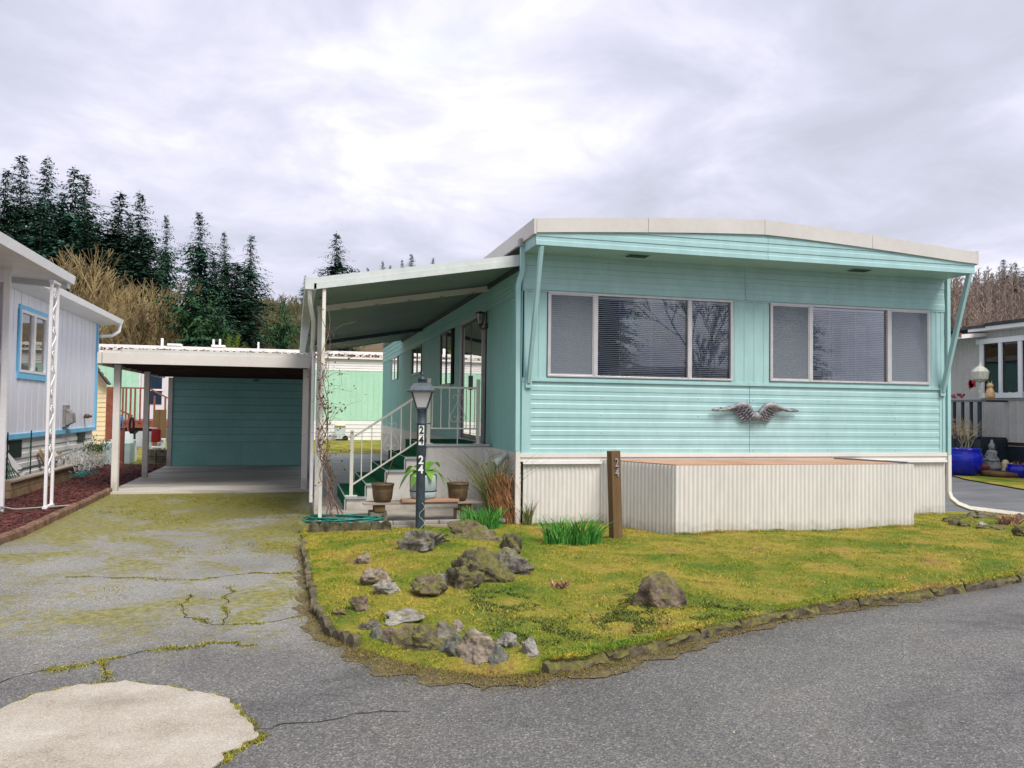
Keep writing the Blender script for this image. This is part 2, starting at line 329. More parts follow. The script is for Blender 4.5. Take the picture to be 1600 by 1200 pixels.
    if kind == 'patio':
        big = ramp(t, noi(1.1, 6, .6, (.5, 1.3, 1)), [(.3, (.09, .095, .10)), (.7, (.17, .17, .175))])
        t.links.new(big, bs.inputs['Base Color']); bs.inputs['Roughness'].default_value = .5
    if kind == 'grass':
        col = ramp(t, noi(1.1, 8, .65, (1, 1, 1), .3), [(.28, (.045, .10, .012)), (.40, (.10, .16, .017)), (.50, (.21, .21, .028)), (.58, (.33, .26, .05)), (.68, (.26, .16, .06))])  # darker than the lawn blades: contact shade between them put into the colour
        hs = t.nodes.new('ShaderNodeHueSaturation'); t.links.new(col, hs.inputs['Color'])
        mr = t.nodes.new('ShaderNodeMapRange'); mr.inputs[1].default_value = .25; mr.inputs[2].default_value = .75; mr.inputs[3].default_value = .55; mr.inputs[4].default_value = 1.45; t.links.new(noi(30, 5, .7), mr.inputs[0]); t.links.new(mr.outputs[0], hs.inputs['Value'])
        t.links.new(hs.outputs[0], bs.inputs['Base Color']); bs.inputs['Roughness'].default_value = .9; bs.inputs['Specular IOR Level'].default_value = .15
    if kind == 'soil':
        col = ramp(t, noi(16, 8, .75), [(.36, (.13, .125, .118)), (.44, (.11, .09, .055)), (.52, (.17, .125, .055)), (.62, (.22, .19, .06)), (.66, (.15, .14, .12))])
        t.links.new(col, bs.inputs['Base Color']); bs.inputs['Roughness'].default_value = .95
    if kind == 'mulch':
        col = ramp(t, noi(22, 6, .7), [(.3, (.028, .012, .012)), (.5, (.10, .032, .028)), (.72, (.17, .07, .06))])
        t.links.new(col, bs.inputs['Base Color']); bs.inputs['Roughness'].default_value = .9
    if kind == 'hill':
        col = ramp(t, noi(.08, 8, .7), [(.3, (.07, .07, .03)), (.5, (.14, .10, .05)), (.7, (.20, .15, .08))])
        t.links.new(col, bs.inputs['Base Color']); bs.inputs['Roughness'].default_value = 1.
    b = t.nodes.new('ShaderNodeBump'); b.inputs['Strength'].default_value = {'road': .6, 'drive': .7, 'concrete': .6, 'slab': .15, 'patio': .15, 'grass': 1., 'soil': 1., 'mulch': 1., 'hill': .5}[kind]
    b.inputs['Distance'].default_value = {'grass': .03, 'soil': .03, 'mulch': .04, 'hill': .5}.get(kind, .006)
    t.links.new(vor.outputs['Distance'] if kind in ('road', 'drive', 'concrete') else noi({'mulch': 45, 'hill': 1.}.get(kind, 40), 5, .7), b.inputs['Height'])
    t.links.new(b.outputs[0], bs.inputs['Normal']); return m
G = {k: ground_mat(k+'_surface', k) for k in ('road', 'drive', 'concrete', 'slab', 'patio', 'grass', 'soil', 'mulch', 'hill')}
# ================================================================== GROUND
def sheet(name, poly, z, mat, **kw):
    mb = MB(); mb.add([(x, y, z) for x, y in poly], [tuple(range(len(poly)))]); kw.setdefault('kind', 'structure'); return mb.build(name, mat, **kw)
def slab(name, poly, z0, z1, mat, **kw):
    mb = MB(); mb.prism(poly, 'z', z0, z1); kw.setdefault('kind', 'structure'); return mb.build(name, mat, **kw)
def hillz(x, y):
    d = math.hypot(x-CAM[0], y-CAM[1]); 
    if y < 20: return -.012
    t = max(0, min(1, (d-60)/125)); return -.012+17*t*t*(3-2*t)
mb = MB(); NR = 46; NA = 72; rad = [0]+[4*1.125**i for i in range(NR)]
vs = []; fs = []
for i, r_ in enumerate(rad):
    for k in range(NA):
        a = 2*math.pi*k/NA; x = CAM[0]+r_*math.sin(a); y = CAM[1]+r_*math.cos(a)
        vs.append((x, y, hillz(x, y)+(mnoise.noise(Vector((x*.03, y*.03, 0)))*1.5 if r_ > 90 and y > 30 else 0)))
for i in range(len(rad)-1):
    for k in range(NA): fs.append((i*NA+k, i*NA+(k+1) % NA, (i+1)*NA+(k+1) % NA, (i+1)*NA+k))
mb.add(vs, fs, True); mb.build('ground', G['hill'], kind='structure')
sheet('road', [(-60, -40), (60, -40), (60, 15), (20, 9), (4.5, -3.3), (-2, -5.4), (-6.4, -4.6), (-20, -4.2), (-60, -4)], -.0015, G['road'])
drive_edge = [(-2.5, -5.2), (-2.0, -5.9), (-1.4, -6.6), (-1.6, -8.2), (-4, -9), (-9, -9), (-9, -4.), (-7.2, -2.9)]
sheet('driveway', [(-2.62, .3), (-2.62, 5.62), (-6.16, 5.62), (-6.16, -.2), (-6.9, -2.5)]+drive_edge[::-1], .0, G['drive'])
# concrete repair patch, traced outline with its own thickness
pp = [(0, 1112), (25, 1100), (60, 1086), (95, 1078), (130, 1072), (165, 1071), (200, 1067), (235, 1073), (262, 1074), (300, 1084), (340, 1088), (362, 1097), (368, 1112), (388, 1128), (402, 1150), (390, 1162), (372, 1172), (350, 1180), (344, 1192)]
pw = []
for a_, b_ in zip(pp[:-1], pp[1:]):
    for k in range(6): q = atZ(a_[0]+(b_[0]-a_[0])*k/6, a_[1]+(b_[1]-a_[1])*k/6); q = q+Vector((mnoise.noise(q*14), mnoise.noise(q*14+Vector((4, 4, 4))), 0))*.03; pw.append(q)
poly = [(p.x, p.y) for p in pw]+[(-3.5, -7.2), (-4.0, -7.5), (-4.6, -7.4), (-5.0, -6.9), (-4.95, -6.4), (-4.75, -6.1)]
_c = Vector((-4.0, -6.4)); sheet('patch_border', [tuple(_c+(Vector(q)-_c)*(1.02+.02*mnoise.noise(Vector((q[0]*8, q[1]*8, 1))))) for q in poly], .0025, M('dark_joint_dirt', (.03, .025, .012), (.09, .08, .03), 14, 1.))
slab('concrete_patch', poly, -.01, .012, G['concrete'])
slab('carport_slab', [(-6.22, 5.55), (-2.6, 5.55), (-2.6, 12.95), (-6.22, 12.95)], -.05, .035, G['slab'])
slab('patio', [(-2.62, 3.55), (-.03, 3.55), (-.03, 17), (-2.62, 17)], -.05, .10, G['patio'])
slab('walkway', [(-2.66, .06), (-.06, .06), (-.06, 3.54), (-2.66, 3.54)], -.05, .104, M('pale_concrete', (.26, .23, .19), (.40, .36, .31), 3, .85, .3, 40))
sheet('back_lawn', [(-6, 17.05), (12, 17.05), (12, 31.6), (-9, 31.6), (-9, 13.2), (-6, 13.2)], .04, G['grass'])
sheet('mulch_bed', [(-6.22, -.6), (-6.22, 13.1), (-9.6, 24), (-14, 24), (-14, -6), (-7.2, -2.3), (-6.6, -1.2)], .03, G['mulch'])
# neighbouring drive and verge on the right
sheet('side_driveway', [(6.9, 18), (6.9, .45), (8.3, -.15), (10.4, -.9), (13.4, -1.2), (13.0, 3.), (13.35, 6.4), (14.6, 8.4), (12.9, 12), (12.9, 18)], .002, G['patio'])
sheet('verge', [(13.0, 2.2), (16.2, 2.2), (16.2, 12), (12.9, 12), (14.35, 8.1), (13.35, 6.4), (12.4, 3.7)], .03, G['grass'])
# ------------------------------------------------------------------ front lawn with relief
OUT = [(-2.84, .1), (-2.82, -.84), (-2.80, -1.98), (-2.78, -2.97), (-2.76, -3.99), (-2.67, -4.70), (-2.51, -5.07), (-2.3, -5.42), (-2.02, -5.68), (-1.75, -5.86), (-1.46, -5.82), (-1.23, -5.79), (-.71, -5.59), (-.1, -5.31), (.6, -5.02), (1.33, -4.8), (2.08, -4.64), (2.92, -4.46), (3.96, -4.16), (5.5, -3.6), (7.5, -2.9), (10., -2.1)]
def ylow(x): return float(np.interp(x, [p[0] for p in OUT], [p[1] for p in OUT]))
def yhigh(x): return float(np.interp(x, [-2.9, -.2, 0, 6.8, 6.95, 8.0, 10.], [.0, .0, .15, .15, .6, .0, -.8]))
def lawnz(x, y):
    z = .075+.03*mnoise.noise(Vector((x*.9, y*.9, 1)))+.022*mnoise.noise(Vector((x*3.5, y*3.5, 2)))
    z += .13*math.exp(-(((x+1.3)/.75)**2+((y+2.1)/1.1)**2))
    e = y-ylow(x); z *= min(1, .62+e*.35) if e < 1.1 else 1
    if -3.2 < x < -1.35: z *= max(.03, min(1, e/.16))
    return z
xs = sorted(set([round(float(np.interp(t, range(len(OUT)), [p[0] for p in OUT])), 4) for t in np.linspace(0, len(OUT)-1, 170)])); NY = 90
vs = []; fs = []
for i, x in enumerate(xs):
    for j in range(NY+1):
        y = ylow(x)+(yhigh(x)-ylow(x))*j/NY; vs.append((x, y, lawnz(x, y)))
for i in range(len(xs)-1):
    for j in range(NY):
        a = i*(NY+1)+j; fs.append((a, a+NY+1, a+NY+2, a+1))
mb = MB(); mb.add(vs, fs, True); mb.build('lawn', G['grass'], kind='structure')
# dirt fringe outside the edging
fr = []; 
for i, (x, y) in enumerate(OUT[1:17]):
    wdt = [.16, .14, .12, .15, .18, .3, .34, .36, .36, .30, .24, .2, .12, .09, .08, .07][i]
    x0, y0 = OUT[i]; x1, y1 = OUT[i+2]; dx, dy = x1-x0, y1-y0; l = math.hypot(dx, dy)
    for s_ in (0, .5):
        wj = .015+wdt*.58*(1+.4*mnoise.noise(Vector((x*4+s_, y*4, 5))))
        fr.append((x+s_*(x1-x)+dy/l*wj, y+s_*(y1-y)-dx/l*wj))
inner = [(x+.10 if k < 9 else x+.02, y+.10) for k, (x, y) in enumerate(OUT[1:17])]
fr2 = []
for i in range(len(fr)-1):
    a, b = Vector((*fr[i], 0)), Vector((*fr[i+1], 0)); n_ = max(1, int((b-a).length/.025))
    for k in range(n_):
        p = a.lerp(b, k/n_); p = p+Vector((mnoise.noise(p*5), mnoise.noise(p*5+Vector((7, 7, 7))), 0))*.13+Vector((mnoise.noise(p*22), mnoise.noise(p*22+Vector((7, 7, 7))), 0))*.045; fr2.append((p.x, p.y))
vs = []; m_ = len(fr2)
for i, q in enumerate(fr2):
    u = i/(m_-1)*(len(inner)-1); k = min(int(u), len(inner)-2); f_ = u-k
    vs += [(q[0], q[1], .0035+i*3e-6), (inner[k][0]*(1-f_)+inner[k+1][0]*f_, inner[k][1]*(1-f_)+inner[k+1][1]*f_, .0035+i*3e-6)]
mb = MB(); mb.add(vs, [(2*i, 2*i+2, 2*i+3, 2*i+1) for i in range(m_-1)]); mb.build('soil', G['soil'], kind='structure')
# ------------------------------------------------------------------ blades, moss tufts
def blades(pts, h0, h1, wd, lean, seed=0, clumpy=0):
    rg = np.random.default_rng(seed); n = len(pts); P = np.array(pts)
    a = rg.uniform(0, 2*np.pi, n); h = rg.uniform(h0, h1, n)
    if clumpy: h = h*np.array([max(.35, 1+clumpy*mnoise.noise(Vector((p[0]*4.5, p[1]*4.5, 7)))+clumpy*.6*mnoise.noise(Vector((p[0]*14, p[1]*14, 2)))) for p in pts])
    w_ = wd*rg.uniform(.6, 1.3, n); la = rg.uniform(0, 2*np.pi, n); l = lean*rg.uniform(.2, 1, n)*h
    d = np.stack([np.cos(a)*w_, np.sin(a)*w_, np.zeros(n)], 1); tip = np.stack([np.cos(la)*l, np.sin(la)*l, h], 1)
    return np.stack([P-d, P+d, P+tip], 1).reshape(-1, 3)
def grassblade_mat(name, stops, scale):
    m = bpy.data.materials.new(name); m.use_nodes = True; t = m.node_tree; bs = t.nodes['Principled BSDF']; bs.inputs['Roughness'].default_value = .7; bs.inputs['Specular IOR Level'].default_value = .2
    g = t.nodes.new('ShaderNodeNewGeometry')
    n = t.nodes.new('ShaderNodeTexNoise'); n.inputs['Scale'].default_value = scale; n.inputs['Detail'].default_value = 8; n.inputs['Roughness'].default_value = .65; n.inputs['Distortion'].default_value = .3; t.links.new(g.outputs['Position'], n.inputs[0])
    col = ramp(t, n.outputs[0], stops)
    hs = t.nodes.new('ShaderNodeHueSaturation'); t.links.new(col, hs.inputs['Color'])
    mr = t.nodes.new('ShaderNodeMapRange'); mr.inputs[3].default_value = .5; mr.inputs[4].default_value = 1.5; t.links.new(g.outputs['Random Per Island'], mr.inputs[0]); t.links.new(mr.outputs[0], hs.inputs['Value'])
    t.links.new(hs.outputs[0], bs.inputs['Base Color']); return m
GBL = grassblade_mat('short_grass_blade', [(.28, (.055, .14, .013)), (.40, (.13, .22, .018)), (.49, (.25, .265, .028)), (.57, (.41, .33, .055)), (.66, (.38, .24, .09))], 1.35)
pts = []
while len(pts) < 230000:
    u = random.random(); x = -2.84+12.2*(u**1.5); yl = ylow(x); yh = min(yhigh(x), .0); y = yl+(yh-yl)*random.random()
    if (x > 1.5 and x < 5.25 and y > -1.15): continue
    c = mnoise.noise(Vector((x*5, y*5, 9)))
    if random.random() > .75+c: continue
    pts.append((x, y, lawnz(x, y)-.003))
for _ in range(9000):
    u = random.random(); x, y = (random.uniform(0, 1.6), random.gauss(-.03, .02)) if u < .25 else ((random.uniform(1.65, 5.3), random.gauss(-1.22, .022)) if u < .85 else (random.uniform(5.3, 6.9), random.gauss(-.04, .02)))
    pts.append((x, y, lawnz(x, y)+.012))
for _ in range(30000):
    x = -1.4+random.random()**1.3*10.5; y = ylow(x)+random.uniform(-.035, .09); pts.append((x, y, .078+random.random()*.012))
np_mesh('lawn_grass', blades(pts, .005, .021, .0030, 1.8, 1, 1.3), 3, GBL, label='short mossy yellow green grass covering the front lawn', cat='grass', kind='stuff')
pts = []
for _ in range(42000):
    i = random.randrange(len(fr)-1); j = random.random(); k = random.random()**.6
    a = fr[i]; ia = min(i//2, len(inner)-1); b = inner[ia]
    x = a[0]*(1-k)+b[0]*k+random.gauss(0, .08); y = a[1]*(1-k)+b[1]*k+random.gauss(0, .08)
    x += (fr[i+1][0]-a[0])*j; y += (fr[i+1][1]-a[1])*j
    pts.append((x, y, .006))
GDRY = grassblade_mat('dry_fringe_blade', [(.3, (.09, .08, .02)), (.5, (.18, .15, .04)), (.7, (.17, .10, .05))], 5)
np_mesh('dry_fringe', blades(pts, .003, .011, .0032, 2.5, 2), 3, GDRY, label='dry moss and dead grass on the dirt between edging and asphalt', cat='moss', kind='stuff')
# leaf litter and twigs
n = 900; P = []
while len(P) < n:
    x = random.uniform(-2.8, 8); y = random.uniform(-6.3, 0)
    if y > ylow(x)-.35 and y < yhigh(x) and not (1.2 < x < 5.3 and y > -1.2): P.append((x, y, (lawnz(x, y)+.014) if y > ylow(x) else .006))
for _ in range(500): P.append((random.uniform(-6, 5), random.uniform(-9, 5.4), .006) )
P = np.array([p for p in P if not (p[0] > -2.8 and p[1] > -5 and p[2] < .01)]); n = len(P); a = RNG.uniform(0, 2*np.pi, n); l = RNG.uniform(.004, .017, n); w_ = l*RNG.uniform(.15, .6, n)
D1 = np.stack([np.cos(a)*l, np.sin(a)*l, RNG.uniform(-.2, .3, n)*l], 1); D2 = np.stack([-np.sin(a)*w_, np.cos(a)*w_, RNG.uniform(-.3, .3, n)*w_], 1)
LITTER = grassblade_mat('leaf_litter', [(.3, (.10, .05, .02)), (.5, (.26, .16, .08)), (.7, (.50, .42, .30))], 12)
np_mesh('leaf_litter', np.stack([P-D1, P+D2, P+D1, P-D2], 1).reshape(-1, 3), 4, LITTER, label='scattered dead leaf scraps and grit over lawn and asphalt', cat='leaf litter', kind='stuff')
# moss tufts: round the concrete patch, along cracks of the driveway
def path_pts(path, n, sd, jit=True):
    o = []
    for _ in range(n):
        i = random.randrange(len(path)-1); t_ = random.random(); a, b = path[i], path[i+1]
        c = mnoise.noise(Vector(((a[0]+(b[0]-a[0])*t_)*6, (a[1]+(b[1]-a[1])*t_)*6, 3)))
        if c < -.15+random.random()*.2: continue
        p = Vector((a[0]+(b[0]-a[0])*t_, a[1]+(b[1]-a[1])*t_, 0))
        if jit: p += Vector((mnoise.noise(p*3.1), mnoise.noise(p*3.1+Vector((5, 5, 5))), 0))*.10+Vector((mnoise.noise(p*11), mnoise.noise(p*11+Vector((5, 5, 5))), 0))*.05
        w__ = .4+2.2*max(0, mnoise.noise(p*2.3+Vector((3, 1, 8)))); o.append((p.x+random.gauss(0, sd)*w__, p.y+random.gauss(0, sd)*w__, .0))
    return o
GM = grassblade_mat('moss_blade', [(.3, (.09, .10, .012)), (.5, (.24, .23, .03)), (.7, (.30, .24, .07))], 6)
cr = lambda L_: [tuple(atZ(*p))[:2] for p in L_]
CRK = [cr([(0, 1063), (60, 1052), (110, 1045), (165, 1032), (215, 1020), (270, 1010), (330, 1005), (420, 1008)]), cr([(165, 1032), (172, 1050), (178, 1068)]), cr([(295, 930), (292, 965), (320, 975), (360, 978), (430, 972), (480, 960)]), cr([(120, 900), (190, 903), (270, 908), (330, 902), (400, 895), (460, 898)]), cr([(350, 978), (352, 935), (365, 915)]), cr([(400, 1133), (440, 1130), (520, 1120), (640, 1108)])]
pts = path_pts(poly[6:112], 9000, .024, False)
for c, k_ in zip(CRK[:5], (2600, 500, 1400, 2600, 900)): pts += path_pts(c, k_, .03)
for _ in range(90000):
    x = random.uniform(-6.1, -2.85); y = random.uniform(-5.3, 5.5)
    m_ = mnoise.noise(Vector((x*.8, y*.65, 4)))+.6*mnoise.noise(Vector((x*3, y*3, 6)))+(y-1.5)*.09
    if m_ > .12+random.random()*.35: pts.append((x, y, 0))
np_mesh('driveway_moss', blades(pts, .004, .016, .0042, 2.0, 3), 3, GM, label='yellow green moss tufts in the cracks and patches of the old driveway', cat='moss', kind='stuff')
CRACKM = M('crack_dark', (.012, .012, .01), None, rough=1)
mb = MB()
for c in CRK:
    pr = None
    for i in range(len(c)-1):
        a, b = Vector((*c[i], 0)), Vector((*c[i+1], 0)); n_ = max(2, int((b-a).length/.05))
        for k in range(n_):
            p = a.lerp(b, k/n_); p += Vector((mnoise.noise(p*3.1), mnoise.noise(p*3.1+Vector((5, 5, 5))), 0))*.10+Vector((mnoise.noise(p*11), mnoise.noise(p*11+Vector((5, 5, 5))), 0))*.05; p.z = .003
            if pr is not None:
                d = (p-pr); sdv = Vector((-d.y, d.x, 0)).normalized()*(.002+.003*random.random())
                mb.add([pr-sdv, pr+sdv, p+sdv, p-sdv], [(0, 1, 2, 3)])
            pr = p
mb.build('asphalt_crack', CRACKM, kind='structure')
# mulch chips
chips = []
def mulch_pt():
    y = random.uniform(-1.5, 13); x = -6.25-random.random()**1.3*(2.6 if y > 0 else 1.2); return x, y
n = 26000; P = np.array([(*mulch_pt(), .032+random.random()*.018) for _ in range(n)]); a = RNG.uniform(0, 2*np.pi, n); l = RNG.uniform(.01, .035, n); w_ = RNG.uniform(.003, .009, n); tz = RNG.uniform(-.3, .3, n)*l
D1 = np.stack([np.cos(a)*l, np.sin(a)*l, tz], 1); D2 = np.stack([-np.sin(a)*w_, np.cos(a)*w_, RNG.uniform(-.5, .5, n)*w_], 1)
CHIP = grassblade_mat('red_bark_chip', [(.3, (.05, .015, .015)), (.5, (.13, .035, .03)), (.7, (.20, .08, .06))], 20)
np_mesh('bark_mulch', np.stack([P-D1-D2, P+D1-D2, P+D1+D2, P-D1+D2], 1).reshape(-1, 3), 4, CHIP, label='dark red bark chips covering the bed beside the driveway', cat='bark mulch', kind='stuff')
# ================================================================== MAIN HOUSE
W = 6.86; LEN = 18.3; ZT = 1.03; ZS = 2.03; ZW = 3.24; ZE = 3.74; OH = .6
H = empty('mobile_home', (0, 0, 0), 'turquoise mobile home with low arched roof, two wide front windows and white skirting', 'mobile home')
# siding plank profile (seen from the front): lip, upper bevel that catches light
def plank_mesh(name, length, h, d=.010):
    prof = [(0, 0), (-d, 0), (-d, h*.50), (-d*.45, h*.58), (-d*.45, h*.985), (0, h*.985)]   # (y,z)
    mb = MB(); n = len(prof); vs = [(x, y, z) for x in (0, length) for y, z in prof]
    mb.add(vs, [(i, n+i, n+(i+1) % n, (i+1) % n) for i in range(n)]+[tuple(range(n)), tuple(range(2*n-1, n-1, -1))])
    return mb.mesh(name, TEAL)
rows = 8; ph = (ZS-.03-ZT)/rows
pmL = plank_mesh('siding_plank', 3.44-.13, ph); pmR = plank_mesh('siding_plank', W-3.45-.10, ph)
for i in range(rows):
    piece('siding_plank', pmL, H, (.13, 0, ZT+i*ph)); piece('siding_plank', pmR, H, (3.447, 0, ZT+i*ph))
ph2 = .165
for k, (x0, x1) in enumerate(((.0, 3.36), (3.366, W))):
    me = plank_mesh('siding_plank', x1-x0, ph2, .010)
    for i in range(3): piece('siding_plank', me, H, (x0, -.012 if i == 0 else 0, ZW+.01+i*ph2))
mb = MB()
for x in (1.14, 2.62, 3.40, 3.50, 4.75, 5.95):
    for i in range(0, rows, 2): mb.box(x-.005, x+.005, -.013, -.009, ZT+i*ph+.03, ZT+i*ph+.04)
    for i in range(3): mb.box(x-.005, x+.005, -.026 if i == 0 else -.013, -.009, ZW+.05+i*ph2, ZW+.06+i*ph2)
mb.build('fastener', M('dull_screw', (.12, .2, .2)), H, kind='stuff')
# ribbed vertical wall panels between the windows
def rib_panel(x0, x1, z0, z1, name='ribbed_panel', y0=-.004, pitch=.085, mat=TEAL, d=.008, par=H):
    mb = MB(); xs = [x0]; ys = [y0]; x = x0+.02
    while x+.05 < x1:
        for dx, dy in ((0, 0), (.012, -d), (.038, -d), (.05, 0)): xs.append(x+dx); ys.append(y0+dy)
        x += pitch
    xs.append(x1); ys.append(y0); n = len(xs)
    vs = [(a, b, z) for z in (z0, z1) for a, b in zip(xs, ys)]
    mb.add(vs, [(i, i+1, n+i+1, n+i) for i in range(n-1)]); return mb.build(name, mat, par)
rib_panel(.0, .345, ZS+.015, ZW, pitch=.10); rib_panel(3.165, 3.765, ZS+.015, ZW, pitch=.16); rib_panel(6.585, W, ZS+.015, ZW, pitch=.09)
mb = MB()
mb.box(0, W, -.03, .0, ZS-.028, ZS-.006); mb.box(0, W, -.018, .0, ZS-.005, ZS+.02)           # drip ledge under windows
mb.box(0, W, -.018, 0, ZW-.014, ZW+.006); mb.build('ledge', TEAL, H)
mb = MB(); mb.box(.345, 3.165, -.004, .03, ZS+.02, 2.065); mb.box(3.765, 6.585, -.004, .03, ZS+.02, 2.075); mb.build('sill_panel', TEAL, H)
# corner trims
for a, b, d in ((.0, .051, .022), (.051, .13, .012), (W-.10, W-.049, .012), (W-.049, W, .022)): mb = MB(); mb.box(a, b, -d, 0, ZT, ZS-.03); mb.build('corner_trim', TEAL, H)
# cream base band (two steps) + skirting
mb = MB(); mb.box(-.02, W+.02, -.035, .0, .975, ZT); mb.box(-.02, W+.02, -.02, .0, .915, .974); mb.build('base_band', CREAM, H)
for a, b in ((.02, 1.14), (5.3, W)): mb = MB(); mb.box(a, b, -.06, -.021, .885, .912); mb.build('skirting_cap', WHITE, H)
def corr_path(pts, z0, z1, pitch, depth, name, mat, par, **kw):
    mb = MB(); P = []
    for i in range(len(pts)-1):
        a = Vector((*pts[i], 0)); b = Vector((*pts[i+1], 0)); d = b-a; l = d.length; d.normalize(); nrm = Vector((d.y, -d.x, 0))
        n = max(1, int(l/(pitch/6)))
        for k in range(n+(i == len(pts)-2)):
            s_ = k*l/n; P.append(a+d*s_+nrm*(depth*.5*math.sin(2*math.pi*s_/pitch)))
    n = len(P); mb.add([(p.x, p.y, z0) for p in P]+[(p.x, p.y, z1) for p in P], [(i, i+1, n+i+1, n+i) for i in range(n-1)], True)
    return mb.build(name, mat, par, **kw)
corr_path([(.03, -.012), (1.16, -.012)], .0, .9, .062, .014, 'skirting', CORR, H)
corr_path([(5.2, -.012), (W, -.012)], .0, .9, .062, .014, 'skirting', CORR, H)
mb = MB(); mb.box(1.1, 5.3, .02, .05, 0, .91); mb.build('skirting_backing', CREAM, H)
# shell: side walls, back, floor line and roof
mb = MB()
mb.box(.03, W-.03, .02, .06, ZT-.02, ZS); mb.box(.03, W-.03, .02, .06, ZW, ZE+.05)
for a, b in ((.03, .345), (3.165, 3.765), (6.585, W-.03)): mb.box(a, b, .02, .06, ZS, ZW)
mb.build('front_wall', TEAL, H)
mb = MB(); mb.box(W-.03, W, .0, LEN, ZT, ZE+.1); mb.box(.03, W-.03, LEN-.03, LEN, 0, ZE+.1); mb.build('wall', TEALS, H)
mb = MB(); mb.box(W-.03, W-.005, .0, LEN, 0, ZT); mb.build('side_skirting', CREAM, H)
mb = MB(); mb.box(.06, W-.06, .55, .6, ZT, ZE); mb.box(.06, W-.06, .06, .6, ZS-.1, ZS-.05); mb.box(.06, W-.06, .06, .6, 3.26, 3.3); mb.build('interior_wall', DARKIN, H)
CURT = M('pale_curtain', (.20, .26, .27), (.36, .42, .42), 5, .9, stretch=(6, 1, .2))
for a, b in ((4.62, 5.1), (5.22, 5.66), (1.55, 1.75), (4.2, 4.4)):
    n = 14; mb = MB()
    for k in range(n): xa = a+(b-a)*k/n; xb = a+(b-a)*(k+1)/n; mb.add([(xa, .30+.02*(k % 2), 2.08), (xb, .30+.02*((k+1) % 2), 2.08), (xb, .30+.02*((k+1) % 2), 3.0), (xa, .30+.02*(k % 2), 3.0)], [(0, 1, 2, 3)])
    mb.build('curtain', CURT, H)
# ---- front windows
def front_window(x0, x1, z0, z1, splits, screens):
    mb = MB(); t = .028
    mb.box(x0, x1, -.028, .02, z0, z0+t); mb.box(x0, x1, -.028, .02, z1-t, z1); mb.box(x0, x0+t, -.028, .02, z0+t, z1-t); mb.box(x1-t, x1, -.028, .02, z0+t, z1-t)
    fr_ = mb.build('window_frame', ALU, H, bevel=.003)
    mb = MB()
    for s_ in splits: mb = MB(); mb.box(s_-.034, s_-.001, -.031, .02, z0+t, z1-t); mb.box(s_-.001, s_+.03, -.024, .02, z0+t, z1-t); mb.build('mullion', ALU, fr_)
    ed = [x0+t]+list(splits)+[x1-t]
    for i in range(3):
        a, b = ed[i]+(.03 if i else 0), ed[i+1]-(.034 if i < 2 else 0)
        y = -.004 if screens[i] else .006
        mb = MB(); mb.box(a, b, y+.001, y+.005, z0+t, z1-t); mb.build('pane', GLASS, fr_)
        if screens[i]:
            mb = MB(); mb.box(a+.005, b-.005, -.0165, -.0155, z0+t+.005, z1-t-.005); mb.build('insect_screen', SCREEN, fr_)
            mb = MB(); q = .016
            mb.box(a, b, -.022, -.0166, z0+t, z0+t+q); mb.box(a, b, -.022, -.0166, z1-t-q, z1-t); mb.box(a, a+q, -.022, -.0166, z0+t+q, z1-t-q); mb.box(b-q, b, -.022, -.0166, z0+t+q, z1-t-q)
            mb.build('screen_frame', ALU, fr_)
        # venetian blind: every slat is its own strip of metal
        mb = MB(); z = z0+t+.02; tl = R(random.uniform(33, 37) if i == 1 else 40)
        while z < z1-t-.03:
            c, s__ = math.cos(tl)*.0125, math.sin(tl)*.0125; sag = .0015*math.sin(z*40)
            mb.add([(a+.012, .05-c, z-s__), (b-.012, .05-c, z-s__+sag), (b-.012, .05+c, z+s__+sag), (a+.012, .05+c, z+s__)], [(0, 1, 2, 3)]); z += .0275
        mb.box(a+.01, b-.01, .035, .065, z1-t-.03, z1-t-.004)
        for q in ([.25, .6] if b-a > 1 else [.5]): xx = a+(b-a)*q; mb.box(xx, xx+.004, .034, .036, z0+t, z1-t); 
        mb.build('venetian_blind', BLIND, fr_, kind='stuff')
    return fr_
front_window(.355, 3.155, 2.07, 3.235, (1.05, 2.48), (1, 0, 0))
front_window(3.775, 6.575, 2.08, 3.235, (4.46, 5.83), (1, 0, 1))
# ---- roof: canted cap and fascia under it, soffit
X0, X1, XM = 0.0, W+.02, 3.32
zc0, zc1, zm0, zm1 = 3.885, 4.065, 4.085, 4.29
def archz(x, e, m): t = abs(x-XM)/((X1-X0)/2); return m-(m-e)*min(1, t)**1.25
NX = 24; gx = [X0+(X1-X0)*i/NX for i in range(NX+1)]
mb = MB(); Y0 = -OH; segs = [X0, 1.55, 3.3, 5.05, X1]
for a, b in zip(segs[:-1], segs[1:]):
    n = 6; xs_ = [a+.003+(b-a-.006)*k/n for k in range(n+1)]
    vs = [(x, y, z) for x in xs_ for (y, z) in ((Y0-.035, archz(x, zc0, zm0)), (Y0-.03, archz(x, zc1, zm1)), (Y0+.2, archz(x, zc1, zm1)+.02), (Y0-.0, archz(x, zc0, zm0)))]
    m = MB(); m.add(vs, [(4*i+j, 4*i+4+j, 4*i+4+j+1, 4*i+j+1) for i in range(n) for j in range(3)]+[(4*i+3, 4*i+7, 4*i+4, 4*i) for i in range(n)]+[(0, 1, 2, 3), (4*n+3, 4*n+2, 4*n+1, 4*n)])
    m.build('roof_cap', CAP, H)
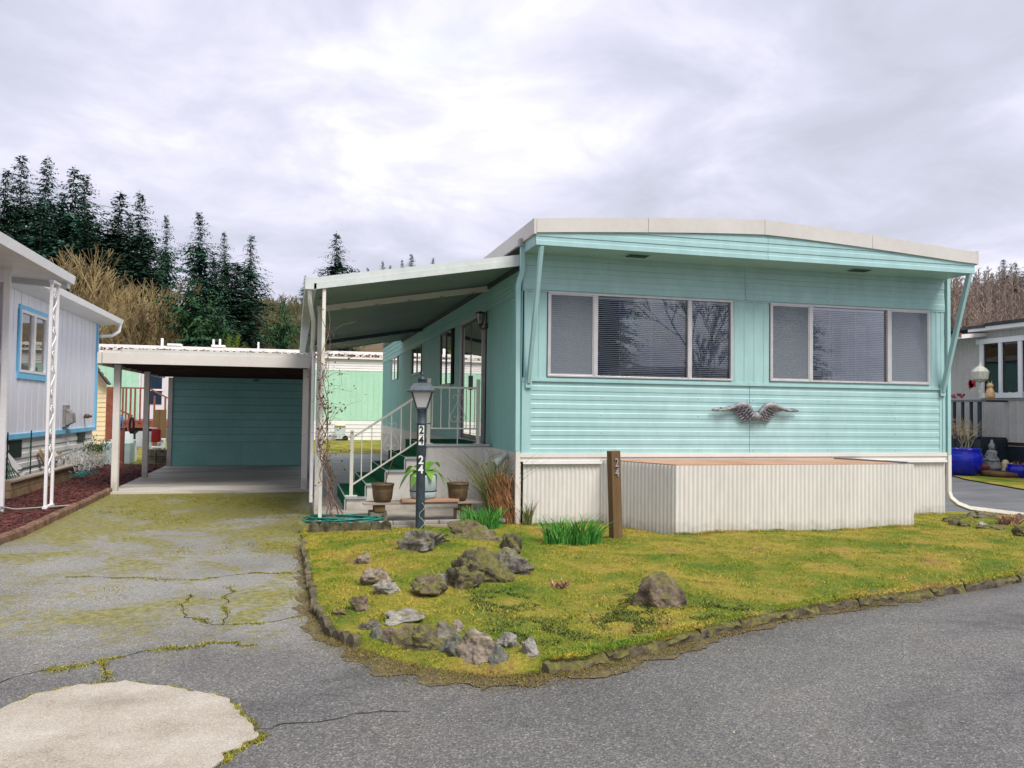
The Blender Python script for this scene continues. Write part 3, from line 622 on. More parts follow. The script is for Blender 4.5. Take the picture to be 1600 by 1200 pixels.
# side caps down both long sides, sheet roof
for x, sgn in ((X0, -1), (X1, 1)):
    yy = Y0-.03
    for k in range(6):
        ya = yy+k*3.16; yb = ya+3.155
        m = MB(); m.box(x-.035 if sgn < 0 else x, x if sgn < 0 else x+.035, ya, yb, zc0-.01, zc1+.012); m.build('side_cap', CAP, H)
m = MB(); vs = [(x, y, archz(x, zc1, zm1)+.015) for y in (Y0+.19, LEN+.3) for x in gx]; n = len(gx)
m.add(vs, [(i, i+1, n+i+1, n+i) for i in range(n-1)], True); m.add([(x, LEN+.3, z) for z in (3.7,) for x in gx]+[(x, LEN+.3, archz(x, zc1, zm1)+.015) for x in gx], [(i, i+1, n+i+1, n+i) for i in range(n-1)]); m.build('roof', CAP, H)
# fascia planks, three courses cut to the arch
for (a, b) in ((.0, 3.36), (3.366, W)):
    zb = ZE
    for r_ in range(3):
        zt_ = zb+.115; n = 16; top = []; bot = []
        for k in range(n+1):
            x = a+(b-a)*k/n; lim = archz(x, zc0, zm0)+.004; top.append(min(zt_-.004, lim)); bot.append(min(zb, lim))
        d = .012; vs = []
        for k in range(n+1):
            x = a+(b-a)*k/n; hh = top[k]-bot[k]
            vs += [(x, Y0, bot[k]), (x, Y0-d, bot[k]), (x, Y0-d, bot[k]+min(hh, .058)), (x, Y0-d*.4, bot[k]+min(hh, .066)), (x, Y0-d*.4, top[k])]
        m = MB(); m.add(vs, [(5*i+j, 5*i+5+j, 5*i+6+j, 5*i+j+1) for i in range(n) for j in range(4)]); m.build('fascia_plank', TEAL, H)
        zb = zt_
m = MB(); m.box(X0, W, Y0+.001, -.0, ZE-.002, ZE+.01); m.box(X0+.001, W-.001, Y0+.001, Y0+.01, ZE+.012, 4.05); m.build('soffit', TEAL, H)
for a, b in ((X0-.001, X0+.012), (W-.012, W+.001)): m = MB(); m.box(a, b, Y0+.02, .0, ZE+.012, 3.9); m.build('fascia_return', TEAL, H)
for xv in (1.52, 5.05):
    m = MB(); m.box(xv-.17, xv+.17, -.44, -.24, ZE-.009, ZE-.004); fr_ = m.build('soffit_vent', TEALS, H)
    m = MB(); m.box(xv-.14, xv+.14, -.42, -.26, ZE-.014, ZE-.0095); m.build('vent_mesh', M('vent_dark', (.01, .02, .025)), fr_)
    m = MB()
    for k in range(7): m.box(xv-.14, xv+.14, -.41+k*.023, -.40+k*.023, ZE-.019, ZE-.0145)
    m.build('louvre', M('vent_louvre', (.04, .09, .09)), fr_)
# sloping braces from wall to fascia
for x in (.085, W-.06):
    m = MB(); m.beam((x, -.03, ZS-.05), (x, Y0+.03, ZE), .075, .05, (1, 0, 0)); m.box(x-.045, x+.045, -.05, -.024, ZS-.12, ZS+.06); m.build('overhang_brace', TEAL, H, bevel=.004)
# ---- left side wall: vertical boards, courses above, openings
ops = [(2.34, 4.22, 1.05, 3.2), (5.15, 6.42, 2.1, 3.2), (9.15, 10.72, 2.5, 3.2), (14.0, 15.6, 2.5, 3.2)]
y = 0.0; pw = .305
while y < LEN-.01:
    y1 = min(y+pw, LEN)
    segz = [(ZT, ZW-.035)]
    for a, b, z0, z1 in ops:
        if y1 > a+.02 and y < b-.02:
            segz = [(ZT, z0), (z1, ZW-.035)] if z0 > ZT+.05 else [(z1, ZW-.035)]
    for z0, z1 in segz:
        if z1-z0 < .05: continue
        m = MB(); m.box(.0, .02, y+.006, y1-.006, z0, z1); m.box(.006, .03, y-.0, y1, z0, z1)
        # shallow ribs
        for q in (.33, .66): m.box(-.004, .0, y+pw*q-.006, y+pw*q+.006, z0, z1)
        m.build('wall_panel', TEALS, H)
    y = y1
for i in range(4):
    z0 = ZW-.02+i*.125
    m = MB(); n = 0; pf = [(.02, z0), (-.012, z0), (-.012, z0+.06), (-.004, z0+.07), (-.004, z0+.123), (.02, z0+.123)]
    m.prism([(p[0], p[1]) for p in pf], 'y', .0, LEN); m.build('siding_plank', TEALS, H)
m = MB(); m.box(-.02, .0, 0, LEN, ZW-.045, ZW-.024); m.box(-.012, .02, -.004, .03, ZT, ZE); m.build('side_trim', TEALS, H)
m = MB(); m.box(-.03, .0, .0, LEN, .90, ZT); m.box(-.02, -.0, .0, LEN, .78, .899); m.build('side_base_band', CREAM, H)
y = .02
while y < LEN-.1:
    y1 = min(y+.62, LEN); m = MB(); m.box(-.008, .01, y, y1-.008, .0, .779)
    for q in range(1, 4): m.box(-.013, -.008, y+q*.155-.01, y+q*.155+.01, 0, .779)
    m.build('skirting_panel', CREAM, H); y = y1
m = MB(); m.box(.4, .43, 0.7, LEN-.1, ZT, ZE); m.box(.03, .4, .7, LEN-.1, ZE, ZE+.02); m.box(.03, .4, .7, LEN-.1, ZT-.02, ZT); m.build('hallway_wall', M('hallway_wall_dark', (.05, .07, .07)), H)
for k, (a, b, z0, z1) in enumerate(ops[1:]):
    m = MB(); t = .03
    m.box(-.02, .03, a, b, z0, z0+t); m.box(-.02, .03, a, b, z1-t, z1); m.box(-.02, .03, a, a+t, z0+t, z1-t); m.box(-.02, .03, b-t, b, z0+t, z1-t); m.box(-.015, .03, (a+b)/2-.02, (a+b)/2+.02, z0+t, z1-t)
    wf = m.build('window_frame', ALUD if k < 2 else ALU, H)
    m = MB(); m.box(.002, .006, a+t, b-t, z0+t, z1-t); m.build('pane', GLASS2, wf)
    if k < 2: m = MB(); m.box(-.05, .0, a-.03, b+.03, z0-.035, z0-.002); m.build('sill', TEALS, wf)
a, b, z0, z1 = ops[0]
dr = empty('sliding_door', (0, a, z0)); dr.parent = H
m = MB(); t = .045
m.box(-.03, .03, a, a+t, z0, z1); m.box(-.03, .03, b-t, b, z0, z1); m.box(-.03, .03, a+t, b-t, z1-t, z1); m.box(-.04, .03, a+t, b-t, z0, z0+t); m.build('door_frame', ALU, dr)
m = MB(); c = (a+b)/2
for u0, u1, xx in ((a+t, c+.03, -.01), (c-.03, b-t, .015)):
    m.box(xx-.008, xx+.008, u0, u0+.05, z0+t, z1-t); m.box(xx-.008, xx+.008, u1-.05, u1, z0+t, z1-t); m.box(xx-.008, xx+.008, u0+.05, u1-.05, z1-t-.06, z1-t); m.box(xx-.008, xx+.008, u0+.05, u1-.05, z0+t, z0+t+.08)
m.build('door_leaf_frame', ALUD, dr)
m = MB(); m.box(-.012, -.008, a+t+.05, c-.02, z0+t+.08, z1-t-.06); m.box(.013, .017, c+.02, b-t-.05, z0+t+.08, z1-t-.06); m.build('door_glass', GLASS2, dr)
m = MB(); m.box(-.05, -.02, c-.01, c+.02, z0+.9, z0+1.15); m.build('door_handle', ALUD, dr)
for o in dr.children: pass
# ---- downspouts
def downspout(pts, tealz, name, label, cream_pts):
    t = empty(name, pts[0], label, 'downspout', 'downspouts on the turquoise home')
    m = MB(); m.tube(pts, .042, 4, smooth=False); m.build('pipe', TEAL, t)
    m = MB(); m.tube(cream_pts, .042, 4, smooth=False); m.build('lower_pipe', CREAM, t)
    return t
t = downspout([(-.02, -.03, 3.86), (-.02, -.03, 3.5), (-.02, -.03, 3.48), (-.075, -.02, 3.30), (-.075, -.02, 3.27), (-.06, -.02, 1.06)], 0, 'downspout', 'turquoise downspout with a kink at the left front corner', [(-.055, -.02, 1.055), (-.055, -.02, .02)])
m = MB(); m.box(-.075, .035, -.085, .02, 3.82, 3.92); m.build('outlet', M('grey_outlet', (.3, .3, .3)), t)
t = downspout([(W+.06, -.01, 3.86), (W+.06, -.01, 1.0)], 0, 'downspout', 'straight turquoise downspout at the right corner, turning white and running out over the ground', [(W+.065, -.01, .995), (W+.065, -.01, .42), (W+.08, -.03, .33), (W+.17, -.07, .24), (W+.35, -.12, .17), (8.15, -.23, .06)])
# ---- porch lamp
LWY = 2.08; t = empty('wall_lantern', (-.02, LWY, 3.05), 'bronze wall lantern with clear glass beside the sliding door', 'wall lamp')
BRZ = M('bronze_metal', (.06, .03, .02), None, rough=.4, metal=.6)
m = MB(); m.lathe([(0, -.045), (.03, -.035), (.03, .035), (0, .045)], (-.012, LWY, 2.95), 8); m.tube([(-.02, LWY, 2.93), (-.07, LWY, 2.89), (-.12, LWY, 2.92), (-.12, LWY, 2.96)], .011, 6); m.lathe([(0, 0), (.025, .0), (.045, .025), (0, .03)], (-.12, LWY, 2.95), 8); m.build('bracket', BRZ, t)
m = MB(); m.lathe([(.04, .98), (.072, 1.14)], (-.12, LWY, 2.0), 6, smooth=False); m.build('lantern_glass', glass_mat('lantern_glass', (.7, .7, .65), .9, .2), t)
m = MB(); m.lathe([(.085, 0), (.088, .01), (.05, .03), (.0, .045)], (-.12, LWY, 3.14), 6, smooth=False)
for k in range(6): a = 2*math.pi*k/6; m.tube([(-.12+.041*math.cos(a), LWY+.041*math.sin(a), 2.98), (-.12+.074*math.cos(a), LWY+.074*math.sin(a), 3.14)], .004, 4)
m.build('lantern_cage', BRZ, t)
# ---- wing ornament: two wings, layered feathers
SILV = M('pewter_wing', (.15, .155, .175), (.32, .325, .35), 22, .5, .3, 60, metal=.15, rnd=.25)
wg = empty('wing_ornament', (3.51, -.02, 1.6), 'pewter grey pair of spread angel wings hung on the turquoise front siding', 'wall ornament')
m = MB(); N_ = 10; vs = [(0, 0, 0)]
def feather_mesh():
    m = MB(); n = 8; L_ = []; 
    for k in range(n+1):
        t_ = k/n; wv = .5*(math.sin(math.pi*min(1, t_*.92+.06))**.55)*(1 if t_ < .85 else 1-(t_-.85)*2.2); L_.append((t_, wv))
    vs = []
    for t_, wv in L_: vs += [(t_, -.02, -wv), (t_, -.14, 0), (t_, -.02, wv), (t_, .06, 0)]
    fs = [(4*i+j, 4*i+(j+1) % 4, 4*i+4+(j+1) % 4, 4*i+4+j) for i in range(n) for j in range(4)]+[(0, 3, 2, 1), (4*n, 4*n+1, 4*n+2, 4*n+3)]
    m.add(vs, fs, True); return m.mesh('feather', SILV)
FM = feather_mesh()
for sg in (-1, 1):
    wpar = empty('wing', (3.51, -.02, 1.6)); wpar.parent = wg; wpar.location = (0, 0, 0)
    # bone line: shoulder -> wrist -> tip (x outward, z)
    def bone(t_):
        pts = [(.05, -.01), (.09, .06), (.17, .125), (.27, .13), (.37, .095), (.50, .065), (.58, .085)]
        u = t_*(len(pts)-1); i = min(int(u), len(pts)-2); f_ = u-i; return (pts[i][0]*(1-f_)+pts[i+1][0]*f_, pts[i][1]*(1-f_)+pts[i+1][1]*f_)
    m = MB(); bp = [bone(k/12) for k in range(13)]
    m.tube([(3.51+sg*x, -.075-.02*math.sin(math.pi*k/12), 1.6+z) for k, (x, z) in enumerate(bp)], [.022+.022*math.sin(math.pi*min(1, k/9)) if k < 9 else .022-(k-8)*.004 for k in range(13)], 8); m.build('leading_edge', SILV, wpar)
    for layer, (n, l0, l1, wd, a0, a1, yo) in enumerate(((14, .20, .26, .052, -33, -5, -.03), (12, .12, .16, .046, -48, -12, -.055), (10, .07, .10, .038, -50, -18, -.075))):
        for k in range(n):
            t_ = k/(n-1); bx, bz = bone(t_*.88 if layer == 0 else t_*.78); ang = R(a0+(a1-a0)*t_**.8)
            ln = l0+(l1-l0)*math.sin(t_*math.pi*.6); 
            if layer == 0 and t_ > .75: ln *= 1-(t_-.75)*1.1
            o = piece('feather', FM, wpar, (3.51+sg*bx, yo-.02-.001*k, 1.6+bz-.005)); o.scale = (ln, .16, wd)
            o.rotation_euler = (0, -ang, 0) if sg > 0 else (0, math.pi+ang, 0)
m = MB(); m.lathe([(.0, -.07), (.05, -.05), (.075, 0), (.05, .05), (0, .07)], (3.51, -.07, 1.56), 12); m.build('centre_scroll', SILV, wg)
# ---- planter box of corrugated sheet in front
pb = empty('planter_box', (3.4, -.6, 0), 'long low box of white corrugated metal with a plywood top under the front windows', 'planter box')
corr_path([(1.14, -.016), (1.69, -1.19), (5.26, -1.19)], .02, .935, .062, .016, 'corrugated_sheet', CORR, pb)
mb = MB(); mb.box(5.24, 5.262, -1.18, -.03, .0, .93); mb.build('end_sheet', CORR, pb)
mb = MB(); mb.prism([(1.20, -.06), (1.72, -1.17), (5.05, -1.17), (5.05, -.06)], 'z', .925, .943); mb.build('plywood_top', PLY, pb)
mb = MB(); mb.beam((4.8, -.1, .955), (5.2, -1.15, .955), .03, .02); mb.build('loose_strip', M('grey_strip', (.2, .2, .2)), pb)
# ================================================================== AWNING over the porch
A = empty('porch_awning', (-1.35, 6, 3.3), 'white metal patio awning sloping down from the turquoise home over the side porch', 'awning')
AZ0, AZ1 = 3.13, 3.58           # underside at x=-2.70 / x=-.02
def az(x): return AZ0+(AZ1-AZ0)*(x+2.70)/2.68
mb = MB(); x = -2.72; pr = []
# ribs run from house to gutter: profile along y
ys = []; y = .10
while y < 12.9:
    for dy, dz in ((0, 0), (.05, 0), (.06, .03), (.10, .03), (.11, 0)): ys.append((y+dy, dz))
    y += .15
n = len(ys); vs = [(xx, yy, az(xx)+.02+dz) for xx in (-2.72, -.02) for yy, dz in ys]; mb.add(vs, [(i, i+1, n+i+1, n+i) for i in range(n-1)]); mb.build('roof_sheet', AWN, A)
mb = MB(); vs = [(xx, yy, az(xx)+.13) for xx in (-2.72, -.02) for yy in (.12, 12.9)]; mb.add(vs, [(0, 1, 3, 2)]); mb.build('roof_top', AWNW, A)
mb = MB()
for (dz0, dz1, dy) in ((0, .075, 0.0), (.078, .155, .012)):
    a, b = -2.75, .0
    mb.add([(a, .08+dy, az(a)+dz0), (b, .08+dy, az(b)+dz0), (b, .08+dy, az(b)+dz1), (a, .08+dy, az(a)+dz1), (a, .11+dy, az(a)+dz0), (b, .11+dy, az(b)+dz0), (b, .11+dy, az(b)+dz1), (a, .11+dy, az(a)+dz1)], [(0, 1, 2, 3), (3, 2, 6, 7), (4, 7, 6, 5), (0, 3, 7, 4), (1, 5, 6, 2), (0, 4, 5, 1)])
mb.build('front_fascia', AWNW, A)
mb = MB(); mb.box(-2.86, -2.723, .1, 12.9, AZ0-.01, AZ0+.0); mb.box(-2.865, -2.845, .1, 12.9, AZ0, AZ0+.14); mb.box(-2.86, -2.72, .08, .1, AZ0-.01, AZ0+.14); mb.build('gutter', AWNW, A)
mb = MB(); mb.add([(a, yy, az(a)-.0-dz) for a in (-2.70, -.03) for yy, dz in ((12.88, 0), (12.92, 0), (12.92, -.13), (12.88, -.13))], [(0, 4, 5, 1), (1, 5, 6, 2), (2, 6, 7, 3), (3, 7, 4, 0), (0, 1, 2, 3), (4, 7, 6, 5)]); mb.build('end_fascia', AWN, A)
for yb, mt in ((2.0, CREAM), (9.0, DCH)):
    mb = MB(); mb.beam((-2.66, yb, az(-2.66)-.045), (-.02, yb, az(-.02)-.045), .05, .085); b_ = mb.build('cross_beam', mt, A)
    mb = MB()
    for k in range(5): xx = -2.3+k*.5; mb.box(xx, xx+.06, yb-.05, yb-.028, az(xx)-.10, az(xx)-.075)
    mb.build('bracket', M('bracket_grey', (.32, .33, .3)), b_)
mb = MB(); mb.beam((-.02, .12, 3.56), (-.02, 12.9, 3.56), .04, .07); mb.build('wall_channel', DCH, A)
for k, (px_, py_, ww) in enumerate(((-2.62, .13, .022), (-2.62, 2.0, .03), (-2.62, 9.0, .03), (-2.62, 12.7, .03))):
    mb = MB(); mb.box(px_-ww, px_+ww, py_-ww, py_+ww, .1, az(px_)-.0); mb.build('post', CREAM if k else IVORY, A, bevel=.003)
mb = MB(); mb.tube([(-2.80, .15, AZ0), (-2.80, .17, 3.0), (-2.74, .5, 2.75), (-2.72, 1.9, 2.5), (-2.70, 1.94, 2.4), (-2.70, 1.94, .2)], .03, 6); mb.build('drain_pipe', WHITE, A)
# ================================================================== CARPORT
K = empty('carport', (-4.4, 9, 0), 'white framed carport with flat roof and teal plank back wall behind the driveway', 'carport')
for a, b in ((-6.13, 5.8), (-6.13, 8.92), (-6.13, 12.5), (-2.76, 5.8), (-2.72, 12.5)):
    mb = MB(); mb.box(a-.055, a+.055, b-.055, b+.055, .03, 2.36); mb.box(a+.058, a+.061, b-.05, b+.05, .03, 2.36); mb.build('post', CREAM, K, bevel=.004)
mb = MB(); mb.box(-6.32, -2.70, 5.42, 5.46, 2.36, 2.56); mb.build('fascia_board', CREAM, K, bevel=.004)
mb = MB(); mb.box(-6.0, -2.70, 5.44, 5.5, 2.563, 2.63); mb.build('drip_edge', M('drip_edge_grey', (.56, .56, .53), (.62, .62, .6), 3, .4), K)
mb = MB(); mb.prism([(5.42, 2.56), (5.42, 2.36), (5.55, 2.33), (12.9, 2.36), (12.9, 2.56)], 'x', -6.40, -6.33); mb.build('side_fascia', CREAM, K)
mb = MB(); mb.box(-6.325, -2.7, 5.47, 12.95, 2.56, 2.60); mb.build('roof_deck', M('flat_roof_top', (.5, .5, .48), (.6, .6, .58), 2), K)
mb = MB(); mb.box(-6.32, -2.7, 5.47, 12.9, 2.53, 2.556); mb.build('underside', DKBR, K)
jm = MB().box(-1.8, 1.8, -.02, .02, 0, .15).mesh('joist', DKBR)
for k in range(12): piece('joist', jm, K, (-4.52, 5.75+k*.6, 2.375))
zz_ = [.035, .67]+[.67+i*.198 for i in range(1, 10)]
for i in range(len(zz_)-1):
    for (a, b) in ((-6.08, -4.32), (-4.316, -2.68)):
        m = MB(); z0, z1 = zz_[i]+.004, zz_[i+1]-.004
        m.prism([(12.50, z0), (12.475, z0), (12.488, z1), (12.50, z1)], 'x', a, b); m.build('wall_plank', CTEAL, K)
mb = MB(); mb.box(-6.08, -2.68, 12.5, 12.53, .035, 2.52); mb.build('wall_backing', M('groove_dark', (.03, .08, .08)), K)
t = empty('flood_light', (-3.98, 12.4, 2.34), 'small motion flood light high on the carport back wall', 'flood light')
mb = MB(); mb.lathe([(0, 0), (.04, .01), (.04, .03), (0, .04)], (-3.98, 12.44, 2.33), 8); mb.tube([(-3.98, 12.42, 2.33), (-4.04, 12.34, 2.30)], .025, 6); mb.tube([(-3.98, 12.42, 2.33), (-3.92, 12.34, 2.30)], .025, 6); mb.build('lamp_heads', M('grey_plastic', (.25, .25, .25)), t)
# ================================================================== PORCH STAIRS
SY0, SY1 = 1.68, 3.95
P = empty('porch_steps', (-1.2, 2.6, .1), 'porch steps and landing covered in dark green outdoor carpet with cream side panels', 'steps')
def rp(px, py): v = atY(px, py, SY0); return v.x, v.z
nos = [rp(539, 779), rp(571, 756.5), rp(602, 734.5), rp(632.5, 712), rp(664, 694)]
nosx = [p[0] for p in nos]; nosz = [.1+ (nos[-1][1]-.1)*(i+1)/5 for i in range(5)]; LZ = nosz[-1]
poly_side = [(nosx[0]+.02, .1)]
for i in range(5):
    poly_side.append((nosx[i]+.02, nosz[i]-.035)); poly_side.append(((nosx[i+1] if i < 4 else -.04)+(.02 if i < 4 else 0), nosz[i]-.035))
poly_side.append((-.04, .1))
mb = MB(); mb.prism(poly_side, 'y', SY0+.02, SY0+.05); mb.build('side_panel', CREAM, P)
# battens of the side panel (vertical folds)
x = -1.0
for k in range(8):
    mb = MB(); mb.prism([(SY0+.02, .12), (SY0+.012, .12), (SY0+.012, LZ-.04), (SY0+.02, LZ-.04)], 'x', -1.0+k*.125+.01, -1.0+k*.125+.105); mb.build('side_rib', CREAM, P)
for i in range(5):
    x0 = nosx[i]; x1 = nosx[i+1]+.02 if i < 4 else -.035
    mb = MB(); mb.box(x0, x1, SY0, SY1, nosz[i]-.03, nosz[i]); mb.build('tread' if i < 4 else 'landing', GREENC, P)
    mb = MB(); mb.box(x0+.002, x0+.022, SY0+.01, SY1, (nosz[i-1] if i else .1), nosz[i]-.031); mb.build('riser', GREENC, P)
    mb = MB(); mb.box(x0-.008, x0+.012, SY0-.008, SY1, nosz[i]+.001, nosz[i]+.006); mb.box(x0+.013, x1, SY0-.010, SY0+.010, nosz[i]+.001, nosz[i]+.006); mb.box(x0+.0, x1, SY0-.012, SY0-.002, nosz[i]-.03, nosz[i]+.0); mb.box(x0-.01, x0+.008, SY0-.012, SY0-.001, (nosz[i-1] if i else .1), nosz[i]-.031); mb.build('nosing', NOSING, P)
mb = MB(); mb.box(nosx[0], -.04, SY1+.002, SY1+.02, .1, .2); mb.build('back_panel', CREAM, P)
# railings
def scroll(mb, c, s_, ax, r_=.004):
    pts = []
    def arc(cx_, cz_, rr, a0, a1, n=9, spiral=0):
        for k in range(n+1):
            a = R(a0+(a1-a0)*k/n); q = rr*(1-spiral*k/n); pts.append((cx_+q*math.cos(a), cz_+q*math.sin(a)))
    for sg in (-1, 1):
        P_ = [(0.05*sg, .30), (.075*sg, .335), (.055*sg, .36), (.02*sg, .35), (.0, .30), (.03*sg, .22), (.08*sg, .12), (.105*sg, .05), (.09*sg, .0), (.05*sg, -.02), (.015*sg, .005), (.02*sg, .045), (.05*sg, .055), (.06*sg, .03)]
        Q = []
        for i in range(len(P_)-1):
            p0 = P_[max(i-1, 0)]; p1 = P_[i]; p2 = P_[i+1]; p3 = P_[min(i+2, len(P_)-1)]
            for k in range(4):
                t_ = k/4; Q.append(tuple(.5*((2*p1[j])+(-p0[j]+p2[j])*t_+(2*p0[j]-5*p1[j]+4*p2[j]-p3[j])*t_*t_+(-p0[j]+3*p1[j]-3*p2[j]+p3[j])*t_**3) for j in (0, 1)))
        mb.tube([(c[0]+ax[0]*u*s_, c[1]+ax[1]*u*s_, c[2]+v*s_) for u, v in Q], r_, 5)
rl = empty('landing_railing', (-.6, SY0+.06, LZ), 'ivory metal railing with a heart scroll across the porch landing', 'railing')
ry = SY0+.06; zt_, zb_ = LZ+.88, LZ+.25
for x, h in ((-.985, 1.0), (-.215, 1.0)):
    mb = MB(); mb.box(x-.025, x+.025, ry-.025, ry+.025, LZ, LZ+h); mb.box(x-.06, x+.06, ry-.05, ry+.05, LZ, LZ+.015); mb.build('post', IVORY, rl, bevel=.003)
mb = MB(); mb.box(-.96, -.24, ry-.015, ry+.015, zt_-.03, zt_); mb.build('top_rail', IVORY, rl); mb = MB(); mb.box(-.96, -.24, ry-.01, ry+.01, zb_-.02, zb_); mb.build('bottom_rail', IVORY, rl)
for k in range(6):
    x = -.93+k*.132; mb = MB(); mb.box(x-.007, x+.007, ry-.007, ry+.007, zb_ if k != 3 else LZ, zt_-.03); mb.build('baluster', IVORY, rl)
mb = MB(); scroll(mb, (-.534, ry-.014, LZ+.36), 1.1, (1, 0), .0055); mb.build('scroll', IVORY, rl)
rl = empty('stair_railing', (nosx[0]+.1, ry, nosz[0]), 'ivory metal handrail with thin balusters climbing the green carpeted steps', 'railing')
xp = nosx[0]+.09; mb = MB(); mb.box(xp-.025, xp+.025, ry-.025, ry+.025, nosz[0], nosz[0]+.98); mb.box(xp-.09, xp+.09, ry-.05, ry+.05, nosz[0]+.006, nosz[0]+.02); mb.build('post', IVORY, rl, bevel=.003)
sl = (nosz[4]-nosz[0])/(nosx[4]-nosx[0])*1.0
za_, zb_ = nosz[0]+.88, nosz[0]+.18
mb = MB(); mb.beam((xp+.02, ry, za_), (-1.0, ry, za_+sl*(-1.0-xp-.02)), .03, .03); mb.build('top_rail', IVORY, rl)
mb = MB(); mb.beam((xp+.02, ry, zb_), (-1.0, ry, zb_+sl*(-1.0-xp-.02)), .022, .022); mb.build('bottom_rail', IVORY, rl)
for k in range(7):
    x = xp+.145*(k+1)
    if x > -1.03: break
    mb = MB(); mb.box(x-.007, x+.007, ry-.007, ry+.007, zb_+sl*(x-xp), za_+sl*(x-xp)); mb.build('baluster', IVORY, rl)
mb = MB(); scroll(mb, (xp+.58, ry-.012, zb_+sl*.58+.14), 1.1, (1, 0), .0035); mb.build('scroll', IVORY, rl)
# ================================================================== YARD
def text(body, loc, size, mat, name, par, rot=(math.pi/2, 0, 0), ext=.003, bold=.0, sx=1.):
    c = bpy.data.curves.new(name, 'FONT'); c.body = body; c.size = size; c.extrude = ext; c.align_x = 'CENTER'; c.align_y = 'CENTER'; c.offset = bold; c.resolution_u = 4
    tmp = bpy.data.objects.new('tmp', c); COL.objects.link(tmp); dg = bpy.context.evaluated_depsgraph_get(); dg.update()
    me = bpy.data.meshes.new_from_object(tmp.evaluated_get(dg)); bpy.data.objects.remove(tmp); me.materials.clear(); me.materials.append(mat)
    o = piece(name, me, par, loc, rot, (sx, 1, 1)); return o
BLK = M('black_print', (.01, .01, .01), None, rough=.5); WPR = M('white_numeral', (.78, .78, .76), None, rough=.5)
# street lamp style lantern post
lp = atZ(657, 829, .08); LX, LY = -1.385, -.22
t = empty('lamp_post', (LX, LY, .08), 'dark navy lantern post with white house numerals between the bench and the rocks', 'lamp post')
mb = MB(); mb.lathe([(.058, 0), (.058, 1.32), (.062, 1.33), (.062, 1.35), (.054, 1.36), (.054, 1.47), (.06, 1.49), (.068, 1.52), (.03, 1.54)], (LX, LY, .08), 20); mb.build('pole', POSTM, t)
mb = MB(); mb.tube([(LX-.08, LY, 1.415), (LX+.10, LY, 1.422)], .008, 6); mb.lathe([(.0, -.012), (.014, 0), (0, .012)], (LX+.105, LY, 1.422), 8); mb.build('crossbar', LAMPM, t)
yaw_l = R(-98.6+45)
def rotsq(r, z): return (r, z)
mb = MB(); mb.lathe([(.092, 1.625), (.180, 1.825)], (LX, LY, 0), 4, rot=yaw_l, smooth=False); mb.build('lantern_pane', FROST, t)
mb = MB()
for k in range(4):
    a = 2*math.pi*k/4+yaw_l; mb.tube([(LX+.094*math.cos(a), LY+.094*math.sin(a), 1.62), (LX+.185*math.cos(a), LY+.185*math.sin(a), 1.83)], .011, 4, smooth=False)
mb.lathe([(.06, 1.56), (.07, 1.60), (.105, 1.605), (.102, 1.628), (.06, 1.632)], (LX, LY, 0), 4, rot=yaw_l, smooth=False)
mb.lathe([(.19, 1.818), (.238, 1.822), (.238, 1.842), (.215, 1.85)], (LX, LY, 0), 4, rot=yaw_l, smooth=False); mb.build('lantern_cage', LAMPM, t)
mb = MB(); mb.lathe([(.228, 1.843), (.210, 1.865), (.185, 1.90), (.150, 1.935), (.08, 1.945), (.07, 1.948)], (LX, LY, 0), 4, rot=yaw_l, smooth=False)
mb.lathe([(.055, 1.94), (.052, 1.975), (.06, 1.98), (.045, 2.01), (.018, 2.025), (.014, 2.035), (.022, 2.045), (.014, 2.058), (.004, 2.08), (0, 2.09)], (LX, LY, 0), 12)
mb.tube([(LX-.20, LY-.03, 1.83), (LX-.14, LY-.02, 1.83)], .013, 6); mb.build('lantern_roof', LAMPM, t)
ny = LY-.06
toc = Vector((CAM[0]-LX, CAM[1]-LY, 0)).normalized(); ra = math.atan2(toc.x, -toc.y); nd = toc*.0615
def on_pole(z): return (LX+nd.x, LY+nd.y, z)
for k, (dg_, z) in enumerate((('2', 1.335), ('4', 1.208))):
    mb = MB(); mb.obox(on_pole(z), (.068, .006, .122), Matrix.Rotation(-ra if False else ra, 3, 'Z')); pl = mb.build('number_plate', WPR, t)
    text(dg_, (on_pole(z)[0]+toc.x*.005, on_pole(z)[1]+toc.y*.005, z), .135, BLK, 'numeral', t, rot=(math.pi/2, 0, ra), bold=.004, sx=.85)
for dg_, z in (('2', .955), ('4', .835)): text(dg_, on_pole(z), .145, WPR, 'numeral', t, rot=(math.pi/2, 0, ra), bold=.004, sx=.9)
mb = MB(); mb.tube([(LX+.01+.04*math.sin(k*1.3), LY-.075, .42-.34*k/8) for k in range(9)], .0025, 4); mb.build('wire', IVORY, t)
# timber '24' post
g0 = Vector((.83, -1.36, 0)); t = empty('number_post', g0, 'weathered brown timber post with metal numerals 24 leaning in the lawn', 'post')
mb = MB(); M_ = Matrix.Rotation(R(2.2), 3, 'Y').inverted() @ Matrix.Rotation(R(14), 3, 'Z'); ax_ = M_ @ Vector((0, 0, 1))
mb.obox(g0+ax_*.56, (.135, .10, 1.14), M_); mb.build('timber', WOODB, t, bevel=.006)
ff = M_ @ Vector((0, -1, 0)); rt = M_ @ Vector((1, 0, 0))
STL = M('steel_numeral', (.45, .45, .47), None, rough=.35, metal=.6); STD = M('numeral_shadow_plate', (.03, .03, .035), None, rough=.6)
for dg_, h in (('2', .985), ('4', .865)):
    text(dg_, g0+ax_*h+ff*.053+rt*.004, .155, STD, 'numeral_back', t, rot=(math.pi/2, R(-2.2), R(14)), bold=.004, sx=.8, ext=.002)
    text(dg_, g0+ax_*h+ff*.060+rt*.001, .150, STL, 'numeral', t, rot=(math.pi/2, R(-2.2), R(14)), bold=.001, sx=.8, ext=.004)
